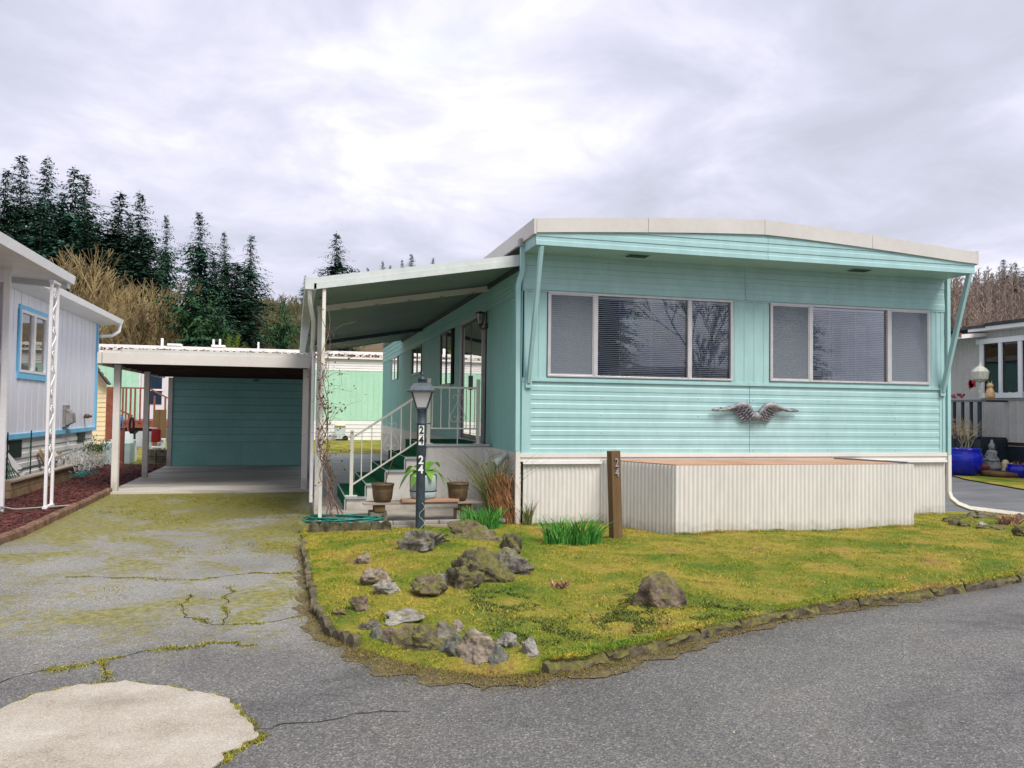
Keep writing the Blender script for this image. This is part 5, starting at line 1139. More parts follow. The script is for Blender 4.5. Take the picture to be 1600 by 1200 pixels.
# ---- things along the lavender home
t = empty('raised_bed', (-7.3, 6, 0), 'raised timber planting bed filled with dark soil beside the lavender home', 'raised bed')
BEDW = M('bed_timber', (.20, .13, .07), (.34, .24, .14), 5, .8, .3, 40)
for (x0, x1, y0, y1) in ((-7.56, -7.48, 4.6, 9.0), (-8.0, -7.56, 4.6, 4.68), (-8.06, -8.0, 4.6, 9.0)):
    for z0 in (.03, .17): m = MB(); m.box(x0, x1, y0, y1, z0, z0+.132); m.build('timber', BEDW, t, bevel=.006)
m = MB(); m.box(-7.6, -7.44, 4.6, 9.0, .304, .34); m.build('cap_board', WOODG, t, bevel=.005); m = MB(); m.box(-8., -7.6, 4.69, 9., .03, .26); m.build('bed_soil', M('black_soil', (.01, .008, .008), (.03, .022, .02), 20, .9, .6, 60), t)
t = empty('trellis_stakes', (-7.7, 5.5, .3), 'dark rods and green plant stakes leaning in the raised bed', 'plant stakes')
m = MB(); 
for yy in (5.2, 6.5): m.tube([(-7.72, yy, .25), (-7.72, yy, 1.12)], .012, 5)
m.tube([(-7.72, 5.8, .42), (-7.7, 8.2, .42)], .012, 5); m.build('rod', BLK, t); m = MB()
for k in range(5): m.tube([(-7.75, 5.3+k*.12, .3), (-7.86, 4.9+k*.1+.0, 1.0)], .008, 5)
m.tube([(-7.8, 6.6, .35), (-7.86, 7.0, .98)], .006, 5); m.build('stake', M('green_stake', (.03, .25, .12)), t)
for k, (yy, lab) in enumerate(((5.6, 'white board leaning on the skirting at the left end'), (7.6, 'tan and grey plank leaning near the ornamental post'), (8.1, 'second tan plank leaning near the ornamental post'), (8.6, 'pale plank leaning beside the white netting'), (9.0, 'narrow plank leaning against the white netting'))):
    m = MB(); m.beam((-7.72, yy+.5, .05 if k else .3), (-7.88, yy, .72-.04*k), .16-.02*(k % 2), .03, (1, 0, 0)); tag(m.build('leaning_board', OFFW if k in (0, 3) else BEDW, None), lab, 'board', 'boards leaning on the left skirting')
t = empty('ladder', (-7.7, 8.6, .1), 'grey metal ladder lying on its side against the skirting behind the netting', 'ladder')
for z in (.12, .50): m = MB(); m.beam((-7.66, 7.4, z), (-7.74, 10.9, z+.12), .03, .06); m.build('rail', ALU, t)
for q in range(11): yy = 7.55+q*.31; m = MB(); m.tube([(-7.67-.02*q/10, yy, .13+.034*q/3), (-7.67-.02*q/10, yy, .50+.034*q/3)], .018, 6); m.build('rung', ALU, t)
m = MB(); rg = random.Random(5)
for k in range(520):
    c_ = Vector((-7.55+rg.gauss(0, .14), 9.4+rg.uniform(-1.2, 2.2), .18+abs(rg.gauss(0, .17)))); d_ = Vector((rg.gauss(0, 1), rg.gauss(0, 1), rg.gauss(0, .8))).normalized(); l_ = rg.uniform(.05, .16)
    m.tube([c_, c_+d_*l_*.5+Vector((0, 0, .03)), c_+d_*l_], .008, 4, smooth=False, cap=False)
tag(m.build('netting_heap', M('silver_netting', (.38, .38, .36), (.66, .66, .64), 12, .5), None), 'tangled heap of silvery white netting and twigs by the lavender home', 'netting heap', kind='stuff')
m = MB()
for k in range(120):
    c_ = Vector((-7.45+rg.gauss(0, .10), 9.0+rg.gauss(0, .35), .07+abs(rg.gauss(0, .05)))); a_ = rg.uniform(0, 6.28); m.tube([c_, c_+Vector((.1*math.cos(a_), .1*math.sin(a_), .03)), c_+Vector((.12*math.cos(a_+1), .12*math.sin(a_+1), .0))], .005, 4, cap=False)
tag(m.build('rope_tangle', M('blue_green_rope', (.03, .2, .19), (.08, .32, .3), 9), None), 'tangle of blue green rope at the foot of the netting', 'rope', kind='stuff')
m = MB()
for k in range(260):
    c_ = Vector((-7.5+rg.gauss(0, .12), 10.8+rg.gauss(0, .5), .55+abs(rg.gauss(0, .12)))); d_ = Vector((rg.gauss(0, .5), rg.gauss(0, .5), -rg.random())).normalized()*rg.uniform(.08, .2); m.add([c_, c_+Vector((.02, 0, 0)), c_+d_], [(0, 1, 2)])
tag(m.build('evergreen_sprig', grassblade_mat('sprig', [(.3, (.03, .06, .02)), (.7, (.10, .14, .06))], 9), None), 'cut evergreen branch lying on the netting heap', 'branch', kind='stuff')
t = empty('hose_reel', (-7.2, 12.2, .1), 'brown post carrying a blue hose reel at the far corner of the lavender home', 'hose reel')
m = MB(); m.box(-7.35, -7.17, 12.1, 12.28, .03, 1.04); m.build('post', REDW, t); m = MB(); m.tube([(-7.42, 12.1, 1.22), (-7.2, 12.1, 1.22)], .13, 12); m.lathe([(.12, 0), (.03, .1), (.03, .18), (.1, .2)], (-7.3, 12.12, 1.04), 10); m.build('reel', M('blue_reel', (.03, .09, .35), (.05, .14, .5), 8, .4), t)
m = MB(); m.tube([(-7.02+.12*math.cos(a_)*.4, 12.3, 1.1+.2*math.sin(a_)) for a_ in np.linspace(0, 6.28, 16)], .03, 6); tag(m.build('wheel_rim', BLK, None), 'small black wheel propped beside the blue hose reel', 'wheel')
t = empty('spigot', (-7.8, 11.2, 1.35), 'small brown and white tap on the lavender wall', 'tap'); m = MB(); m.lathe([(0, 0), (.06, .02), (.06, .1), (0, .12)], (-7.83, 11.2, 1.28), 8); m.tube([(-7.9, 11.2, 1.32), (-7.72, 11.2, 1.34)], .03, 6); m.build('tap_body', TERR, t)
def chair(loc, rz, label, mat):
    t = empty('garden_chair', loc, label, 'chair', 'white garden chairs behind the lavender home'); t.rotation_euler = (0, 0, rz)
    m = MB(); m.box(-.25, .25, -.25, .25, .38, .42); m.build('seat', mat, t, local=True)
    m = MB(); m.prism([(-.25, .42), (-.25, .78), (-.15, .86), (.15, .86), (.25, .78), (.25, .42)], 'y', .22, .26); m.build('backrest', mat, t, local=True)
    for x in (-.27, .27): m = MB(); m.box(x-.03, x+.03, -.25, .25, .60, .63); m.build('armrest', mat, t, local=True)
    for x in (-.23, .23):
        for y in (-.23, .23): m = MB(); m.beam((x*1.1, y*1.1, 0), (x, y, .6 if y < 0 else .4), .05, .05, (0, 1, 0)); m.build('leg', mat, t, local=True)
WPL = M('white_resin', (.6, .64, .64), (.7, .74, .74), 4, .4); p = atZ(175, 722, .03)
chair((-7.6, 14.2, .03), R(200), 'white resin garden chair next to the hose reel', WPL); chair((-6.95, 14.6, .03), R(150), 'white resin garden chair partly behind the carport post', WPL)
tag(MB().box(-7.9, -7.2, 13.2, 13.9, .03, .62).build('storage_tub', M('pale_teal_tub', (.35, .5, .48), (.45, .58, .56), 4, .5), None, bevel=.03), 'pale teal storage tub in front of the white chairs', 'tub')
t = empty('fuel_canister', (-6.62, 13.6, .6), 'red and white canister standing on the blocks behind the carport post', 'canister'); m = MB(); m.box(-6.72, -6.5, 13.5, 13.7, .62, .98); m.build('red_body', M('red_plastic', (.5, .02, .02)), t, bevel=.02); m = MB(); m.box(-6.92, -6.73, 13.5, 13.7, .62, .9); m.tube([(-6.85, 13.55, .9), (-6.8, 13.55, 1.0), (-6.6, 13.55, .99)], .025, 6); m.build('white_body', WPL, t, bevel=.02)
for k in range(5):
    x = -6.85+.28*(k % 3); z = .03+.2*(k//3); tag(MB().box(x, x+.26, 13.4, 13.8, z, z+.19).build('concrete_block', M('stacked_block', (.10, .10, .06), (.26, .24, .19), 7, .9, .4, rnd=.2), None, bevel=.01), ['concrete block at the left bottom of the small stack', 'mossy concrete block in the middle of the small stack', 'concrete block at the right bottom of the small stack', 'concrete block at the left top of the small stack', 'concrete block at the right top of the small stack'][k], 'block', 'stacked blocks behind the carport')
# ---- mint house at the back
MH = empty('mint_house', (-4, 31, 0), 'long mint green home with white upper band and scalloped tile edge at the back', 'house')
x = -12.6; k = 0
while x < 4.4:
    x1 = x+.28
    if not (-9.95 < x+.14 < -8.35): m = MB(); m.box(x+.006, x1-.006, 31.0, 31.03, 1.0, 3.5); m.box(x1-.006, x1+.006, 31.012, 31.03, 1., 3.5); m.build('wall_panel', MINT, MH)
    x = x1
for i in range(5): m = MB(); z0 = .03+i*.194; m.prism([(31.03, z0), (30.985, z0), (31.0, z0+.18), (31.03, z0+.186)], 'x', -12.6, 4.4); m.build('skirting_plank', OFFW, MH)
for i in range(5): m = MB(); z0 = 3.5+i*.12; m.prism([(31.03, z0), (30.985, z0), (31.0, z0+.112), (31.03, z0+.116)], 'x', -13.5, 4.4); m.build('lap_plank', OFFW, MH)
m = MB(); m.box(-12.6, 4.4, 31.04, 37, 0, 4.1); m.build('body', OFFW, MH)
m = MB(); m.box(-13.4, 4.6, 30.85, 30.9, 4.08, 4.18); m.box(-13.4, 4.6, 30.9, 36, 4.3, 4.44); m.box(-13.4, 4.6, 33, 34, 4.44, 4.6); m.build('roof', WHITE, MH)
TILE = M('stained_roof_edge', (.16, .06, .035), (.66, .62, .55), 5, .7, lo=.42, hi=.52)
tm = MB(); n = 7; ps = [(-.12*math.cos(math.pi*q/n), .16*math.sin(math.pi*q/n)) for q in range(n+1)]; tm.prism(ps, 'y', 0, .5); tme = tm.mesh('roof_tile', TILE)
x = -13.2
while x < 4.5: piece('roof_tile', tme, MH, (x, 30.84, 4.185)); x += .30
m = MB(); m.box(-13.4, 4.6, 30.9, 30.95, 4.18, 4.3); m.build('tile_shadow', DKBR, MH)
for px, wd, ht in ((254, .05, .40), (334, .045, .42), (344, .045, .45), (404, .04, .36)):
    p = atY(px, 540, 33.5); m = MB(); m.box(p.x-wd, p.x+wd, 33.3, 33.5, 4.4, 4.6+ht); m.build('roof_pipe', WHITE, MH)
for px in (274, 342): p = atY(px, 540, 33); m = MB(); m.box(p.x-.32, p.x+.32, 32.6, 33.2, 4.61, 4.70); m.build('roof_vent', OFFW, MH)
m = MB(); m.box(-9.95, -8.35, 30.95, 31.0, 1.0, 3.5); m.build('door_surround', M('white_grey_door_panel', (.62, .60, .64), (.7, .68, .72), 2), MH)
m = MB(); m.box(-9.75, -9.05, 30.92, 30.945, 2.4, 3.32); m.box(-9.75, -9.05, 30.92, 30.945, 1.7, 2.34); m.build('door_window', M('dark_blue_glass', (.012, .03, .06), None, rough=.1), MH)
m = MB(); m.box(-9.8, -9.0, 30.9, 30.918, 2.33, 2.41); m.build('window_bar', WHITE, MH)
# yellow shed
t = empty('yellow_shed', (-12, 24, 0), 'pale yellow lap sided shed with dark roof edge between the lavender home and the deck', 'shed')
def s2(px, py): v = atY(px, py, 24); return v.x, v.z
xr, _z = s2(166.5, 600); zb, ztp = .3, s2(152, 566)[1]
n = 9; ap = xr-1.0
for i in range(17):
    z0 = .1+i*.18; z1 = z0+.172; lim = 3.35
    xe = xr if z0 < 2.55 else xr-(z0-2.55)*.75
    if z0 > 3.7: break
    m = MB(); m.prism([(24.02, z0), (23.97, z0), (23.99, z1), (24.02, z1)], 'x', -13.5, xe); m.build('lap_plank', YEL, t)
m = MB(); m.beam((xr+.12, 23.9, 2.42), (xr-1.0, 23.9, 3.95), .5, .06, (0, 0, 1)); m.build('roof_edge', BLK, t)
m = MB(); m.prism([(xr-1.0, 3.9), (xr-.45, 3.18), (-13.5, 3.2), (-13.5, 3.9)], 'y', 23.92, 23.96); m.build('shingle', SHG, t)
# red deck
t = empty('red_deck', (-9.3, 26, 0), 'red stained wooden deck and stairs with slim balusters at the mint house door', 'deck')
YD = 27.
def dk(px, py): v = atY(px, py, YD); return v.x, v.z
x0, zf = dk(168, 657); x1, _z = dk(262, 657)
m = MB(); m.box(x0, x1, YD, 30.8, zf-.05, zf); m.build('deck_floor', REDW, t); m = MB(); m.box(x0, x1, YD-.04, YD-.002, zf-.3, zf+.0); m.build('rim_joist', REDW, t)
zr = dk(200, 605)[1]; m = MB(); m.box(x0, dk(225, 605)[0], YD-.05, YD+.05, zr-.06, zr); m.build('top_rail', REDW, t)
for px in (192, 197, 204, 211, 219): xx = dk(px, 640)[0]; m = MB(); m.box(xx-.035, xx+.035, YD-.07, YD-.03, zf-.1, zr-.06); m.build('baluster', REDW, t)
xx = dk(172, 640)[0]; m = MB(); m.box(xx-.2, xx+.22, YD-.1, YD+.1, -.3+.2, zr); m.build('corner_panel', REDW, t)
xa, za_ = dk(232, 606); xb, zb2 = dk(262, 622); m = MB(); m.beam((xa, YD, za_), (xb, YD, zb2), .08, .06); m.build('stair_rail', REDW, t)
for px in (241, 258): xx = dk(px, 640)[0]; m = MB(); m.box(xx-.035, xx+.035, YD-.03, YD+.03, zf-.5, zr-.35); m.build('baluster', REDW, t)
for (pa, pb_) in (((150, 624), (207, 650)), ((150, 632), (190, 650))):
    a_ = atY(*pa, 24.5); b_ = atY(*pb_, 24.5); m = MB(); m.beam(a_, b_, .06, .07); m.build('ramp_rail', REDW, t)
xx = atY(202, 660, 24.5).x; m = MB(); m.box(xx-.06, xx+.06, 24.45, 24.55, .0, atY(202, 648, 24.5).z); m.build('ramp_post', REDW, t)
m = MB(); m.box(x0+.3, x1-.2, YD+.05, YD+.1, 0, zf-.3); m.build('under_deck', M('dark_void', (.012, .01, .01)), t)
for i in range(4): a_ = atY(212, 697-i*6, 24.2); b_ = atY(240, 697-i*6, 24.2); m = MB(); m.box(a_.x, b_.x, 24.2+i*.28, 24.45+i*.28, .0, max(.08, a_.z)); m.build('step', REDW, t)
t = empty('wooden_screen', (-8.1, 18, 0), 'tall weathered brown timber post behind the carport corner', 'post')
a_ = atY(241, 640, 18.); b_ = atY(260, 640, 18.); m = MB()
for k in range(2): xa = a_.x+(b_.x-a_.x)*k/2; m = MB(); m.box(xa, xa+(b_.x-a_.x)/2-.006, 17.9, 18.1, 0, a_.z); m.build('board', WOODB, t)
a_ = atY(246, 685, 17.4); b_ = atY(258, 700, 17.4); t = empty('meter_box', (a_.x, 17.4, 0), 'grey electrical meter box on the brown timber post', 'meter box'); m = MB(); m.box(a_.x, b_.x, 17.4, 17.6, b_.z, a_.z); m.build('case', ALU, t, bevel=.02); m = MB(); m.lathe([(0, 0), (.07, 0), (.07, .06), (0, .07)], ((a_.x+b_.x)/2, 17.36, (a_.z+b_.z)/2), 12); m.build('dial', GREY, t)
# bin in front of the mint house
p = atZ(531, 688, .04); t = empty('wheeled_bin', p, 'pale grey wheeled bin against the white skirting of the mint house', 'bin'); s_ = (p-Vector(CAM)).dot(_f)/FPX
m = MB(); m.prism([(p.x-6*s_, .1), (p.x-7.5*s_, 23*s_), (p.x+7.5*s_, 23*s_), (p.x+6*s_, .1)], 'y', p.y-.25, p.y+.25); m.build('body', M('pale_bin', (.40, .48, .48), (.5, .56, .56), 3, .5), t, bevel=.03)
m = MB(); m.box(p.x-8*s_, p.x+8*s_, p.y-.3, p.y+.3, 23*s_, 26*s_); m.build('lid', YEL, t, bevel=.03); m = MB(); m.tube([(p.x+8*s_, p.y-.3, .15), (p.x+8*s_, p.y-.15, .15)], .14, 12); m.build('wheel', BLK, t); m = MB(); m.box(p.x-6.2*s_, p.x+6.2*s_, p.y-.27, p.y-.2, .04, .12); m.build('base', BLK, t)
# ---- taupe home on the right
TH = empty('taupe_home', (16, 6, 0), 'taupe ribbed metal home with white window and navy skirting on the right', 'mobile home')
y = 2.0; k = 0
while y < 14:
    y1 = y+.24; segs = [(.92, 2.05), (2.055, 4.0)]
    if y1 > 7.25 and y < 8.42: segs = [(.92, 2.05), (2.055, 2.28), (3.68, 4.0)]
    for z0, z1 in segs:
        m = MB(); m.prism([(16., y+.002), (15.985, y+.03), (15.985, y+.09), (16., y+.12), (16., y1-.002), (16.03, y1-.002), (16.03, y+.002)], 'z', z0, z1); m.build('wall_panel', GREY, TH)
    y = y1
m = MB(); m.box(15.96, 16.0, 2, 14.2, 2.05, 2.085); m.build('belt_rail', M('belt_grey', (.28, .27, .27)), TH)
for k in range(30): m = MB(); m.box(15.97, 16.0, 2+k*.41, 2.4+k*.41, .03, .80); m.build('skirting_board', NAVY, TH)
m = MB(); m.box(15.93, 16.02, 2, 14.2, .81, .91); m.build('skirting_rail', NAVY, TH)
m = MB(); m.box(15.55, 22, 1.8, 8.0, 4.12, 4.2); m.box(15.55, 22, 8.0, 14.4, 4.08, 4.16); m.build('roof', M('black_roof_edge', (.025, .027, .035), (.05, .05, .06), 3, .7), TH)
m = MB(); m.box(15.60, 15.98, 1.8, 8.6, 4.0, 4.11); m.build('eave_board', WHITE, TH); m = MB(); m.prism([(15.1, 3.78), (15.1, 3.9), (15.98, 3.98), (15.98, 3.88)], 'y', 8.3, 14); m.build('porch_roof', WHITE, TH); m = MB(); m.box(15.07, 15.095, 8.3, 14, 3.84, 3.93); m.build('porch_roof_strip', M('faded_red_strip', (.35, .14, .10)), TH)
m = MB(); a, b, z0, z1 = 7.25, 8.42, 2.28, 3.68
m.box(15.93, 15.98, a-.12, b+.12, z0-.16, z0-.02); m.box(15.91, 15.98, a-.22, b+.22, z1-.02, z1+.12); m.box(15.93, 15.98, a-.12, a, z0-.02, z1-.02); m.box(15.93, 15.98, b, b+.12, z0-.02, z1-.02); m.box(15.93, 15.98, (a+b)/2-.05, (a+b)/2+.05, z0-.02, z1-.02); wf = m.build('window_frame', M('bright_white_trim', (.8, .82, .86), (.85, .87, .9), 3), TH)
m = MB(); m.box(15.99, 15.995, a, b, z0-.02, z1-.02); m.build('pane', GLASS, wf); m = MB(); m.box(16.5, 16.52, a-.5, b+.5, 2, 4); m.build('room_wall', DARKIN, wf)
m = MB(); m.box(16.04, 22, 14, 14.05, 0, 4); m.box(16.04, 22, 1.95, 2., 0, 4); m.build('end_wall', GREY, TH)
m = MB(); m.box(15.95, 15.985, 10.3, 10.42, .9, 3.5); m.box(15.95, 15.985, 11.3, 11.42, .9, 3.5); m.build('door_casing', OFFW, TH); m = MB(); m.box(15.96, 15.984, 10.42, 11.3, .9, 3.4); m.build('door', M('dark_olive_door', (.05, .05, .02)), TH)
t = empty('navy_porch', (15.3, 9, 0), 'navy painted porch with railing beside the taupe home', 'porch')
pxA, pyA, pzr = 15.1, 7.65, 2.05
for k in range(12): m = MB(); m.box(pxA+.02, pxA+.05, pyA+k*.4, pyA+k*.4+.395, .02, .98); m.build('skirt_board', NAVY, t)
m = MB(); m.box(pxA, 15.95, pyA, 12.5, .985, 1.03); m.build('deck_floor', NAVY, t)
for k in range(3): m = MB(); m.box(pxA+.06+k*.28, pxA+.335+k*.28, pyA, pyA+.03, .02, .98); m.build('skirt_board', NAVY, t)
m = MB(); m.box(pxA-.06, pxA+.1, pyA-.08, 12.5, pzr-.05, pzr); m.build('top_rail', M('rail_cap_grey_green', (.10, .13, .12), (.16, .19, .17), 6), t); m = MB(); m.box(pxA+.1, 15.95, pyA-.05, pyA+.06, pzr-.05, pzr); m.build('side_rail', NAVY, t)
for k in range(14): yy = pyA+.02+k*.30; m = MB(); m.box(pxA, pxA+.05, yy, yy+(.1 if k == 0 else .07), .7, pzr-.05); m.build('baluster' if k else 'corner_post', NAVY, t)
PALE = M('pale_wire', (.45, .46, .38), (.6, .6, .52), 20, .6)
p = atX(1532, 622, 15.1); t = empty('bird_feeder', p, 'pale wire lantern shaped bird feeder on a stand above the navy railing', 'bird feeder'); m = MB(); m.lathe([(.02, .42), (.12, .46), (.19, .52), (.22, .72), (.16, .80), (.05, .88), (.02, .95), (0, .98)], (p.x, p.y, p.z), 10, smooth=False); m.build('cage', PALE, t); m = MB(); m.tube([(p.x, p.y, p.z), (p.x, p.y, p.z+.45)], .018, 6); m.lathe([(.0, 0), (.06, .2), (.03, .24), (.06, .28), (0, .3)], (p.x, p.y, p.z), 8); m.build('stand', PALE, t)
p = atX(1518, 600, 15.1); m = MB(); 
for k in range(5): q = p+Vector((.0, random.gauss(0, .05), random.gauss(0, .10))); m.obox(q, (.02, .10, .16), Matrix.Rotation(R(20*k), 3, 'X'))
tag(m.build('red_ornament', M('red_glass', (.45, .01, .03), None, rough=.3), None), 'red hanging ornament left of the bird feeder', 'ornament')
p = atX(1547, 623, 15.1); t = empty('cat_figurine', p, 'small tan cat figurine sitting on the navy railing', 'figurine'); TAN = M('tan_ceramic', (.42, .24, .10), (.60, .42, .22), 16, .4)
m = MB(); m.lathe([(0, 0), (.12, .0), (.13, .08), (.10, .2), (.07, .28), (.05, .3)], p, 12); m.lathe([(0, .26), (.06, .29), (.085, .34), (.07, .40), (0, .43)], p, 12); m.build('body', TAN, t)
for s_ in (-1, 1): m = MB(); m.add([p+Vector((0, s_*.07, .38)), p+Vector((0, s_*.02, .42)), p+Vector((0, s_*.065, .50)), p+Vector((.03, s_*.045, .40))], [(0, 1, 2), (1, 3, 2), (3, 0, 2), (0, 3, 1)]); m.build('ear', TAN, t)
p = atX(1497, 621, 15.1); m = MB()
for k in range(16): q = p+Vector((random.gauss(0, .04), random.gauss(0, .11), abs(random.gauss(0, .06)))); m.obox(q, (.06, .06, .015), Matrix.Rotation(random.random()*3, 3, 'X') @ Matrix.Rotation(random.random()*3, 3, 'Y'))
tag(m.build('red_flowers', M('dark_red_petals', (.22, .01, .03), (.35, .03, .06), 20), None), 'dark red flowers on the left of the navy railing', 'flowers')
def pot(c, r, h, label):
    t = empty('blue_pot', c, label, 'flower pot', 'glossy cobalt blue pots'); m = MB(); m.lathe([(0, 0), (r*.62, 0), (r*.80, h*.12), (r, h*.5), (r*.97, h*.75), (r*.85, h*.9), (r*.92, h*.97), (r*.90, h), (r*.78, h*.97), (r*.78, h*.85), (0, h*.85)], c, 32); m.build('pot', BLUEG, t); return t
p = atZ(1504, 742, .03); c1 = Vector((p.x, p.y, .03)); pot(c1, .50, .72, 'large cobalt blue glazed pot with a bare shrub by the navy porch')
t = empty('potted_shrub', c1+Vector((0, 0, .62)), 'bare branched shrub growing from the large blue pot', 'shrub'); m = MB(); rg = random.Random(2)
def twig(m, p, d, l, r_, lev):
    q = p+d*l; mid = (p+q)/2+Vector((rg.gauss(0, .04), rg.gauss(0, .04), 0))*l; m.tube([p, mid, q], [r_, r_*.8, r_*.6], 4, cap=False)
    if lev > 0:
        for _ in range(3): twig(m, p+d*l*rg.uniform(.5, 1), (d+Vector((rg.gauss(0, .55), rg.gauss(0, .55), rg.gauss(0, .2)))).normalized(), l*rg.uniform(.55, .85), r_*.6, lev-1)
for k in range(6): twig(m, c1+Vector((rg.gauss(0, .05), rg.gauss(0, .05), .62)), Vector((rg.gauss(0, .45), rg.gauss(0, .45), 1)).normalized(), .45, .014, 3)
m.build('branches', M('straw_twig', (.28, .24, .12), (.42, .36, .22), 9), t)
m = MB()
for k in range(70): q = c1+Vector((rg.gauss(-.2, .12), rg.gauss(.1, .12), 1.2+rg.gauss(0, .16))); m.add([q, q+Vector((.05, 0, .02)), q+Vector((.02, 0, .06))], [(0, 1, 2)])
m.build('dry_leaves', DRYL, t, kind='stuff')
p = atZ(1592, 746, .03); pot(Vector((p.x, p.y, .03)), .30, .34, 'small shallow cobalt blue pot at the right edge'); clump('potted_plant', (p.x, p.y, .33), 24, .12, .1, .1, .25, .3, .01, OGD, 'wispy dry plant in the small shallow blue pot', 'plant', None, 12)
STN = M('grey_stone_statue', (.16, .17, .17), (.34, .35, .34), 14, .8, .3, 60)
p = atX(1550, 728, 15.2); p.z = max(.1, p.z); t = empty('buddha_statue', p, 'small grey stone seated statue with raised headdress in front of the navy boards', 'statue')
m = MB(); m.lathe([(0, -.1), (.24, -.1), (.26, 0), (.2, .06), (.22, .1), (.15, .14)], p, 14); m.build('base', STN, t)
m = MB(); m.lathe([(0, .13), (.2, .14), (.17, .2), (.11, .28), (.13, .38), (.10, .42), (.04, .44)], p, 14); m.lathe([(.03, .42), (.075, .46), (.085, .53), (.07, .59), (.04, .62), (.035, .68), (0, .72)], p, 12)
for s_ in (-1, 1): m.tube([p+Vector((0, s_*.12, .38)), p+Vector((-.04, s_*.16, .26)), p+Vector((-.12, s_*.05, .2))], .035, 6); m.tube([p+Vector((-.02, s_*.05, .15)), p+Vector((-.1, s_*.19, .16)), p+Vector((-.15, s_*.02, .16))], .05, 6)
m.build('figure', STN, t)
RUST = M('rusty_figurine', (.20, .04, .02), (.34, .09, .05), 20, .6); p = atX(1534, 737, 15.0); p.z = .05; t = empty('hen_figurine', p, 'rust red hen figurine left of the seated statue', 'figurine'); m = MB(); m.tube([p+Vector((0, -.28, .22)), p+Vector((0, -.15, .16)), p+Vector((0, .05, .15)), p+Vector((0, .2, .24)), p+Vector((0, .28, .36))], [.03, .11, .12, .06, .03], 10); m.tube([p+Vector((0, 0, .1)), p+Vector((0, 0, -.02))], .05, 6); m.build('body', RUST, t)
p = atX(1571, 735, 15.4); p.z = .08; t = empty('frog_figurine', p, 'yellowish figurine beside the seated statue', 'figurine'); m = MB(); m.lathe([(0, 0), (.11, 0), (.12, .1), (.08, .2), (.1, .28), (.06, .36), (0, .38)], p, 10); m.tube([p+Vector((0, -.2, 0)), p+Vector((0, -.2, .3))], .05, 8); m.build('body', YEL, t)
m = MB(); m.lathe([(0, 0), (.5, 0), (.55, .12), (.4, .14), (0, .13)], (15.1, 6.95, .03), 16); tag(m.build('log_slice', WOODB, None), 'low dark wooden disc under the garden figurines', 'log')
# utility pole
p0 = atD(228, 535, 62); t = empty('utility_pole', (p0.x, p0.y, 0), 'distant weathered utility pole among the bare shrubs', 'utility pole'); zt_ = atD(228, 478, 62).z
m = MB(); m.tube([(p0.x, p0.y, -.5), (p0.x, p0.y, zt_)], [.2, .14], 8); m.build('pole', WOODG, t); m = MB(); m.box(p0.x-.6, p0.x+.9, p0.y-.06, p0.y+.06, zt_-1.2, zt_-1.05); m.build('crossarm', WOODG, t)
# ---- across the road, behind the camera (seen as reflections in the front windows)
t = empty('opposite_home', (17, -27, 0), 'plain white mobile home across the road, opposite the turquoise one', 'mobile home'); m = MB(); m.box(13.5, 24, -33, -27, 0, 3.6); m.build('wall', OFFW, t); m = MB(); m.box(13.2, 24.3, -33.3, -26.7, 3.6, 3.9); m.build('roof', WHITE, t)
for xx in (14.5, 17.5, 20.5): m = MB(); m.box(xx, xx+1.6, -26.99, -26.95, 1.3, 2.5); m.build('window', DARKIN, t)
# ================================================================== TREES
def conifer_mesh(h, rad_, seed, droop=.35, dens=1.0, base=.08, gap=.0, power=.75, spray=.8):
    rg = np.random.default_rng(seed); V = []
    nl = int(h/(.45 if h > 10 else .30)*dens); bulge = rg.uniform(-.15, .15, 12)
    for i in range(nl):
        t_ = base+(1-base)*(i/nl)**.95; z = h*t_; R_ = rad_*min(1, (1-t_)/.32)**power*(1+bulge[int(t_*11)])*(1+.12*max(0, .6-t_))+.006*h
        nb = int(13+6*(1-t_))
        for b in range(nb):
            if rg.random() < gap: continue
            a = rg.uniform(0, 2*np.pi); L_ = R_*rg.uniform(.5, 1.25); ax = np.array([np.cos(a), np.sin(a), 0]); sd = np.array([-np.sin(a), np.cos(a), 0]); dr = droop*rg.uniform(.5, 1.3); ns = max(2, int(L_/(spray*.36)))
            up0 = .35 if t_ > .6 else .1; zj = rg.normal(0, .12)
            for k in range(ns):
                s_ = (k+.25)/ns; p = ax*L_*s_+np.array([0, 0, z+zj+L_*(up0*s_-dr*s_**1.6)])
                for sg in (-1, 1):
                    if rg.random() < .1: continue
                    l = spray*rg.uniform(.5, 1.15)*(1.1-.6*s_)*(1 if t_ < .8 else .6); w_ = l*rg.uniform(.20, .34); d = ax*rg.uniform(.3, .9)+sd*sg*rg.uniform(.4, 1)+np.array([0, 0, rg.uniform(-.7, .15)]); d /= np.linalg.norm(d)
                    q = np.cross(d, [0, 0, 1.])+rg.normal(0, .4, 3); q /= np.linalg.norm(q)+1e-6
                    V += [p-q*w_*.35, p+d*l*.5-q*w_*.7, p+d*l, p+d*l*.45+q*w_*.7]
    for k in range(8):
        z = h*(1-.012*k); a = rg.uniform(0, 6.28); d = np.array([np.cos(a), np.sin(a), .9])*.016*h*(.4+.1*k); p = np.array([0, 0, z]); V += [p, p+d*.5+np.array([.05, 0, 0]), p+d, p+d*.5-np.array([.05, 0, 0])]
    return np.array(V)
def fol(name, a, b, c):
    m = grassblade_mat(name, [(.3, a), (.5, b), (.7, c)], .5); return m
FIR = fol('fir_needles', (.014, .046, .036), (.026, .078, .056), (.055, .12, .075))
SPR = fol('spruce_needles', (.010, .040, .018), (.022, .072, .028), (.055, .12, .038))
DIST = fol('hazed_far_fir_needles', (.05, .08, .085), (.08, .11, .115), (.10, .14, .13))  # paler and bluer than the near needles, distance haze painted in
BARK = M('dark_bark', (.05, .035, .025), (.10, .075, .055), 2, .9)
